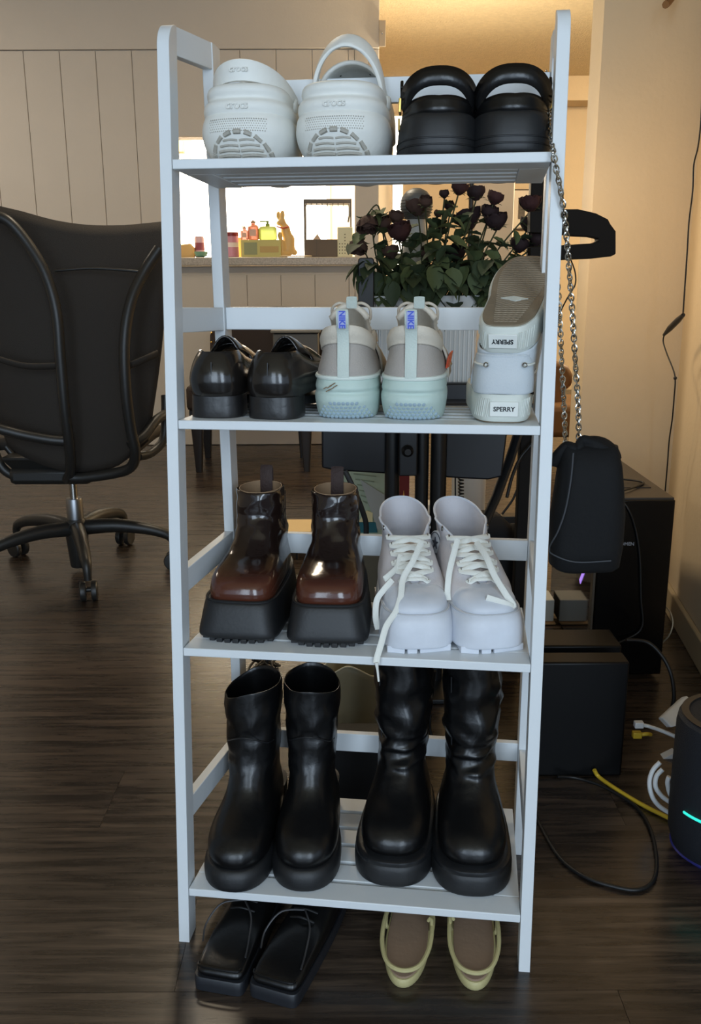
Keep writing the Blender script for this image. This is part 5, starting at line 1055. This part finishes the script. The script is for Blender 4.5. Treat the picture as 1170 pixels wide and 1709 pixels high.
G().prism([at(598, 871, Yb-.0095), at(612, 852, Yb-.0095), at(622, 856, Yb-.0095), at(622, 871, Yb-.0095)], (0, 0, 0), (0, .003, 0)).obj('cream_print', M('cream_print', rgb(240, 224, 170), .6), t, world=True)
for j in range(6):
    G().prism([at(590+3*j, 790+9*j+k_*2, Yb-.0075) if k_ < 1 else at(628+(-3)*j+k_*0, 793+9*j+1.6, Yb-.0075) if k_ == 1 else at(628-3*j, 795+9*j+1.2, Yb-.0075) if k_ == 2 else at(590+3*j, 792+9*j, Yb-.0075) for k_ in range(4)], (0, 0, 0), (0, .001, 0)).obj('printed_line', M('faint_green_print', rgb(140, 152, 128), .7), t, world=True)
t = root('red_folder', 'dark red folder standing between the two stand posts', 'folder', (at(674, 880, 2.5).x, 2.5, zc)); x0 = at(674, 850, 2.52).x; G().box((x0-.008, 2.56, (zc+at(674, 780, 2.52).z)/2), (.05, .012, at(674, 780, 2.52).z-zc)).obj('folder', M('dark_red_card', rgb(112, 26, 26), .6), t, world=True)
t = root('yellow_envelope', 'yellow pointed envelope standing before the dark red folder', 'envelope', (x0, 2.5, zc)); G().prism([at(664, 890, 2.5), at(679, 890, 2.5), at(678, 846, 2.5), at(674, 819, 2.5)], (0, 0, 0), (0, .006, 0)).obj('envelope', M('yellow_card', rgb(226, 176, 84), .7), t, world=True)
t, a, b, zt = fbox('small_carton', 'small pale carton with a blue base behind the right sneaker', 'box', 714, 733, 842, 2.6, .06, M('pale_card', rgb(200, 198, 190), .7)); G().box(((a+b)/2, 2.599, (zt-.05)/2), (b-a+.002, .004, zt-.05)).obj('blue_panel', M('slate_blue_card', rgb(40, 74, 92), .6), t, world=True)
# white bin with a coiled cord
xq = at(781, 850, 2.75).x; t = root('white_bin', 'white cylindrical bin on the floor behind the stand', 'bin', (xq, 2.75, .001)); rb = abs(at(810, 850, 2.75).x-at(752, 850, 2.75).x)/2
G().lathe([(rb*.9, 0), (rb*.93, .01), (rb, .52), (rb*1.03, .525), (rb*1.03, .54), (rb*.96, .54), (rb*.88, .03)], 32).obj('bin_body', M('white_bin_plastic', rgb(200, 202, 202), .4), t)
P = []; c0, c1 = at(769, 790, 2.2), at(770, 862, 2.2)
for i in range(90): q = c0.lerp(c1, i/89); a = i*.9; P.append(q+Vector((.006*math.cos(a), .006*math.sin(a), 0)))
o = G().tube(P, .0022, 6).tube([c0+Vector((-.014, 0, .02)), c1+Vector((-.014, 0, -.02))], .0020, 6).obj('coiled_cord', BCABLE, smooth=60, kind=None); tag(o, 'black coiled cord hanging in front of the white bin', 'cord')
# cross bar in hallway floor
a_, b_2 = at(838, 838, 2.85), at(905, 840, 2.85); t = root('low_floor_bar', 'low black bar on the wooden floor behind the diagonal leg', 'bar', (a_.x, 2.85, .001)); G().box(((a_.x+b_2.x)/2, 2.87, (at(860, 828, 2.85).z)/2+.04), (b_2.x-a_.x, .05, .03)).box((a_.x+.01, 2.87, .05), (.02, .03, .10)).box((b_2.x-.01, 2.87, .05), (.02, .03, .10)).obj('bar', BMETAL, t, world=True, bevel=.002)
# slumped black cloth bag
t = root('cloth_bag', 'slumped black cloth bag on the floor behind the sneakers', 'bag', (at(835, 1000, 2.2).x, 2.25, .001)); x0, x1 = at(798, 950, 2.2).x, at(879, 950, 2.2).x; zt = at(820, 856, 2.2).z
rs = []
for z, s_ in ((.001, .95), (.03, 1.0), (zt*.4, .98), (zt*.7, .92), (zt*.85, .75), (zt*.95, .5)): rs.append([v for v in rnd2((x0+x1)/2-.010*(1-s_)*6, 2.27, (x1-x0)*s_, .14*s_, .03*s_, 6, z)])
G().loft(rs).sph((x1-.025, 2.25, zt*.82), .03, 12, (1.1, 1, .8)).obj('bag_body', M('matte_black_cloth', rgb(18, 18, 20), .95, bump=.3), t, world=True, smooth=70, warp=(.008, 14))
# frosted vase and low black box
zv = at(590, 1106, 1.70).z; t = root('frosted_vase', 'translucent wavy-rimmed vase on the floor between the ankle and tall boots', 'vase', (at(593, 1200, 1.70).x, 1.70, .001)); FR_ = M('frosted_olive_glass', rgb(196, 192, 168), .28, trans=.55, bump=.3, bs=14, dist=.01)
def vs_(u, v):
    a = 2*PI*u; r_ = .040+.016*v+.006*v*math.sin(4*a+1)+.004*math.sin(3*a+v*3); return Vector((r_*math.cos(a), r_*math.sin(a), .002+v*(zv-.002)+.014*v*v*math.sin(3*a+.5)))
G().grid(vs_, 48, 14).obj('vase_body', FR_, t, solid=.003, smooth=70); G().lathe([(.036, 0), (.042, .004)], 24).obj('vase_base', FR_, t)
G().tube([vs_(i/48, 1) for i in range(48)], .0018, 6, True).obj('rim', M('pale_glass_rim', rgb(226, 220, 196), .3), t)
fbox('flat_black_box', 'flat black box on the floor behind the bottom shelf', 'box', 535, 680, 1250, 1.475, .10, BPLAS)
# tangle of black cord on the floor
rt_ = random.Random(3)
def cable(name, label, P, r_, mat, cat='cable', sub=6, group=None):
    P = [Vector(p) for p in P]; c = P[0].copy(); o = G().tube(curve(P, sub), r_, 8).obj(name, mat, smooth=70); recentre(o, c); tag(o, label, cat, group); return o
P = [atz(440+rt_.uniform(-26, 26), 1108+rt_.uniform(-14, 20), .006+.012*(i % 4)) for i in range(26)]
cable('cord_tangle', 'tangled black cord on the floor behind the left ankle boot', P, .0028, BCABLE, sub=5)
cable('thin_cable', 'thin black cable on the floor behind the right tall boot', [atz(726, 1120, .15), atz(722, 1150, .10), atz(718, 1190, .06), atz(722, 1230, .01), atz(760, 1250, .006)], .003, BCABLE)
cable('thin_cable', 'black cable crossing behind the right back post under the second shelf', [at(858, 664, 2.2), at(872, 726, 2.2), at(882, 742, 2.2), at(893, 760, 2.2), at(905, 790, 2.25)], .003, BCABLE)
cable('thin_cable', 'black cable sloping beside the diagonal leg', [at(873, 668, 2.1), at(893, 728, 2.1), at(884, 745, 2.1), at(868, 765, 2.1), at(855, 795, 2.08), at(846, 830, 2.06)], .0042, BCABLE)
cable('thin_cable', 'black cable hanging over the low floor bar', [at(866, 664, 2.2), at(890, 720, 2.35), at(900, 770, 2.5), at(884, 790, 2.5), at(866, 812, 2.5), at(855, 835, 2.5), at(838, 858, 2.5)], .0035, BCABLE)
t, a, b, zt = fbox('tan_carton', 'small tan carton on a black wire stand between the brown boots', 'box', 470, 520, 917, 2.95, .16, M('tan_card', rgb(206, 180, 130), .7), zb=.10)
for x in (a+.004, b-.004, (a+b)/2):
    for yy in (2.96, 3.10): G().tube([(x, yy, .001), (x, yy, .0995)], .004, 6).obj('wire_leg', BMETAL, t, world=True)
# ---- computer tower
PX0, PX1, PY0 = .567, .733, 2.02; pzt = at(1118, 834, PY0).z; pyb = atz(1045, 770, pzt).y
pc = root('computer_tower', 'glossy black computer tower in the corner by the right wall', 'computer', ((PX0+PX1)/2, (PY0+pyb)/2, .0006)); GB = M('glossy_black_glass', rgb(7, 7, 8), .2, spec=.35)
G().box(((PX0+PX1)/2, (PY0+pyb)/2, pzt/2+.006), (PX1-PX0-.004, pyb-PY0-.004, pzt-.012)).obj('case', BPLAS, pc, world=True, bevel=.003)
G().box(((PX0+PX1)/2, PY0-.004, pzt/2+.006), (PX1-PX0, .010, pzt-.010)).obj('front_panel', GB, pc, world=True, bevel=.002)
G().box((PX0-.003, (PY0+pyb)/2, pzt/2+.006), (.004, pyb-PY0-.012, pzt-.03)).obj('side_glass', M('dark_reflective_glass', rgb(20, 19, 20), .06, spec=.9), pc, world=True)
G().box((PX0-.004, PY0+.006, pzt/2+.006), (.006, .020, pzt-.012)).obj('corner_trim', M('bronze_trim', rgb(74, 66, 56), .35), pc, world=True, bevel=.001)
tp = G().box(((PX0+PX1)/2, (PY0+pyb)/2, pzt+.002), (PX1-PX0, pyb-PY0, .006)).obj('top_panel', M('dark_grey_top', rgb(60, 54, 48), .4), pc, world=True, bevel=.001)
G().box(((PX0+PX1)/2+.01, PY0+.12, pzt+.0058), (.10, .05, .002)).obj('top_vent', BPLAS, tp, world=True)
G().box((PX0-.0055, PY0+.10, at(960, 962, PY0+.1).z), (.002, .05, .012), Matrix.Rotation(R(-50), 3, 'X')).obj('light_strip', M('violet_light', rgb(180, 150, 230), .5, emit=rgb(170, 130, 240), est=.9), pc, world=True)
lp = at(1047, 908, PY0-.0095); text('lettering', 'OMEN', .011, M('dim_grey_print', rgb(120, 122, 128), .5), pc, ROOTM[pc.name].inverted() @ Matrix.Translation(lp) @ Matrix.Rotation(PI/2, 4, 'X'), .0003)
cable('headset_cord', 'thin dark cord lying over the computer tower and down its front', [Vector((at(1030, 793, 2.2).x-.03, 2.22, pzt+.008)), Vector((.655, 2.20, pzt+.009)), Vector((.705, 2.16, pzt+.009)), Vector((.665, 2.10, pzt+.010)), Vector((at(1040, 830, 2.0).x-.01, 2.03, pzt+.010)), at(1046, 845, 2.005), at(1060, 880, 2.005), at(1068, 930, 2.005), at(1070, 1000, 2.005), at(1072, 1045, 2.004), at(1050, 1065, 2.0), at(1000, 1085, 1.98)], .0024, BCABLE)
# ---- cartons left of the tower
CWH = M('white_card', rgb(196, 194, 184), .7); CBR = M('brown_card', rgb(150, 118, 80), .8, bump=.3)
t, a, b, zt = fbox('brown_carton', 'brown cardboard carton on the floor left of the computer tower', 'box', 882, 936, 1040, 2.35, .10, CBR)
t2 = root('white_carton', 'white carton on top of the brown carton left of the computer tower', 'box', ((a+b)/2, 2.40, zt+.0006)); G().box(((a+b)/2, 2.40, (zt+at(915, 1002, 2.36).z)/2+.0008), (b-a-.01, .08, at(915, 1002, 2.36).z-zt)).obj('carton', CWH, t2, world=True, bevel=.002)
# ---- black boxes in front
t, a, b, zt = fbox('black_case', 'large flat-fronted black case on the floor right of the rack', 'case', 893, 1068, 1106, 1.575, .05, M('satin_black', rgb(5, 5, 6), .45, spec=.25), part='case_body', bev=.004)
G().box((b+.001, 1.60, zt*.38), (.003, .004, .003)).obj('red_indicator', M('red_led', rgb(220, 60, 50), .5, emit=rgb(255, 70, 60), est=1.5), t, world=True)
t, a2, b2, zt2 = fbox('black_frame_box', 'second black case standing behind the large black case', 'case', 893, 1052, 1078, 1.70, .09, M('satin_black', rgb(5, 5, 6), .45, spec=.25), part='case_body')
G().prism([at(918, 1101, 1.694), at(960, 1098, 1.694), at(960, 1110, 1.694), at(925, 1112, 1.694)], (0, 0, 0), (0, .003, 0)).obj('tan_sticker', M('tan_sticker', rgb(96, 86, 64), .7), t, world=True)
# plugs and cables at the case side
WPL = M('white_plug_plastic', rgb(214, 216, 216), .4); YCB = M('yellow_cable', rgb(196, 164, 44), .5)
def plug(label, px, py, mat, Y, P, r_):
    q = at(px, py, Y); t = root('network_plug', label, 'plug', q)
    G().box(q, (.017, .013, .012)).obj('connector', mat, t, world=True, bevel=.0015); G().tube(curve([q]+[at(*p_) for p_ in P], 5), r_, 8).obj('cord', mat, t, world=True, smooth=70)
plug('white network plug with a short thick cord beside the black case', 1066, 1209, WPL, 1.60, [(1082, 1212, 1.60), (1100, 1218, 1.58), (1120, 1226, 1.56), (1131, 1231, 1.55)], .0038)
plug('yellow network plug just below the white plug', 1063, 1226, YCB, 1.60, [(1070, 1226, 1.60), (1080, 1225, 1.60), (1086, 1226, 1.61)], .0038)
t = root('power_strip', 'white power strip tilted behind the round speaker', 'power strip', at(1132, 1190, 1.55)); 
G().prism([at(1105, 1198, 1.56), at(1120, 1214, 1.54), at(1136, 1210, 1.53), at(1142, 1193, 1.54), at(1158, 1172, 1.57), at(1147, 1161, 1.59), at(1138, 1168, 1.59)], (0, 0, 0), (.0, .022, -.012)).obj('strip_body', WPL, t, world=True, bevel=.002)
t = root('white_adapter', 'small white wedge-shaped adapter left of the round speaker', 'adapter', atz(1118, 1277, .0)); G().prism([at(1106, 1267, 1.64), at(1125, 1276, 1.64), at(1128, 1256, 1.64)], (0, 0, 0), (0, .02, 0)).obj('adapter_body', WPL, t, world=True, bevel=.001)
for k, (P, lab) in enumerate((([(1102, 1272), (1090, 1285), (1084, 1305), (1088, 1328), (1100, 1345), (1118, 1357)], 'outermost white cable loop left of the round speaker'), ([(1106, 1284), (1096, 1295), (1094, 1312), (1104, 1328), (1120, 1340)], 'middle white cable loop left of the round speaker'), ([(1117, 1296), (1114, 1306), (1118, 1324), (1126, 1334)], 'innermost short white cable loop left of the round speaker'))):
    cable('white_cable', lab, [at(px, py, 1.42-.01*k) for px, py in P], .0042, WPL)
cable('yellow_cable', 'yellow network cable running over the floor to the round speaker', [atz(992, 1285, .02), atz(1000, 1297, .006), atz(1030, 1318, .005), atz(1070, 1342, .005), atz(1118, 1366, .005)], .0040, YCB)
cable('black_floor_cord', 'long black cord looping across the floor right of the rack', [atz(890, 1350, .004), atz(906, 1385, .004), atz(935, 1432, .004), atz(975, 1463, .004), atz(1025, 1480, .004), atz(1065, 1485, .004), atz(1090, 1470, .004), atz(1096, 1435, .004), atz(1086, 1385, .004), atz(1065, 1350, .004), atz(1035, 1328, .004), atz(1000, 1310, .004), atz(960, 1298, .004), atz(930, 1296, .01)], .0032, BCABLE)
cable('pale_cord', 'thin pale cord curling out behind the computer tower', [at(1105, 1008, 2.2), at(1118, 1020, 2.15), at(1123, 1040, 2.12), at(1117, 1060, 2.12), at(1102, 1078, 2.15), at(1100, 1100, 2.15)], .0020, M('beige_cord', rgb(170, 156, 130), .6))
cable('black_power_cord', 'thick black cord drooping between the tower and the power strip', [at(1045, 1068, 1.9), at(1080, 1072, 1.9), at(1105, 1095, 1.88), at(1120, 1125, 1.86), at(1125, 1160, 1.85), at(1122, 1180, 1.85)], .0045, BCABLE)
# ---- round speaker
sxr = .088; c = Vector((at(1126, 1300, 1.33).x+sxr, 1.33, .0006)); hz = at(1170, 1196, 1.33).z
t = root('round_speaker', 'black cylindrical speaker with a teal light bar at the right edge', 'speaker', c); NAV = M('dark_navy_fabric', rgb(10, 15, 24), .75, bump=.6, bs=500)
G().lathe([(sxr*.72, .004), (sxr*.90, .018), (sxr*.985, .045), (sxr, .08), (sxr, hz-.02), (sxr*.975, hz-.006), (sxr*.90, hz)], 48).obj('body', NAV, t)
G().lathe([(sxr*.90, hz-.002), (sxr*.93, hz+.002), (sxr*.80, hz+.003), (sxr*.78, hz-.004), (.001, hz-.004)], 48).obj('top_rim', BPLAS, t)
G().lathe([(sxr*.70, 0), (sxr*.74, .004), (sxr*.93, .017), (sxr*.90, .020)], 48).obj('base_ring', M('blue_base_ring', rgb(22, 26, 80), .4, emit=rgb(20, 24, 120), est=.12), t)
zl = at(1140, 1372, 1.27).z; G().tube([(sxr*1.003*math.cos(R(a)), sxr*1.003*math.sin(R(a)), zl) for a in range(203, 290, 3)], .0042, 8, ry=.0022).obj('light_bar', M('teal_light_bar', rgb(60, 220, 205), .4, emit=rgb(50, 225, 205), est=.9), t)
# ---- wall cord with inline switch, wooden hook
YW_ = 2.28
def WY(px): return min(2.5, 2.45-(px-1100)*.0042)
o = cable('switch_cable', 'thin black cord with an inline switch hanging down the right wall', [at(px, py, WY(px)) for px, py in ((1172, 150), (1170, 200), (1165, 245), (1158, 275), (1156, 320), (1150, 370), (1147, 420), (1143, 480), (1140, 525))], .0019, BCABLE)
sw = G().tube([o.matrix_world.inverted() @ (p_-o.location) if False else p_-o.location for p_ in (at(1140, 526, WY(1140)), at(1132, 534, WY(1132)), at(1118, 548, WY(1118)), at(1109, 558, WY(1109)))], [.005, .0075, .0075, .004], 10, ry=.006); sw.obj('switch_body', BPLAS, o)
G().tube([p_-o.location for p_ in curve([at(px, py, WY(px)) for px, py in ((1109, 558), (1107, 570), (1113, 590), (1124, 618), (1127, 635), (1125, 665), (1122, 700), (1117, 735), (1114, 775), (1110, 822))], 6)], .0019, 8).obj('lower_cord', BCABLE, o)
G().sph(at(1127, 631, WY(1127))-o.location, .005, 8).obj('cable_clip', BPLAS, o)
t = root('wooden_hook', 'small brown wooden hook at the top of the right wall', 'hook', at(1118, 2, 2.5)); G().tube([at(1111, 8, 2.47), at(1116, 3, 2.49), at(1126, -10, 2.55)], .009, 8).obj('hook', M('brown_wood', rgb(120, 84, 44), .5), t, world=True)
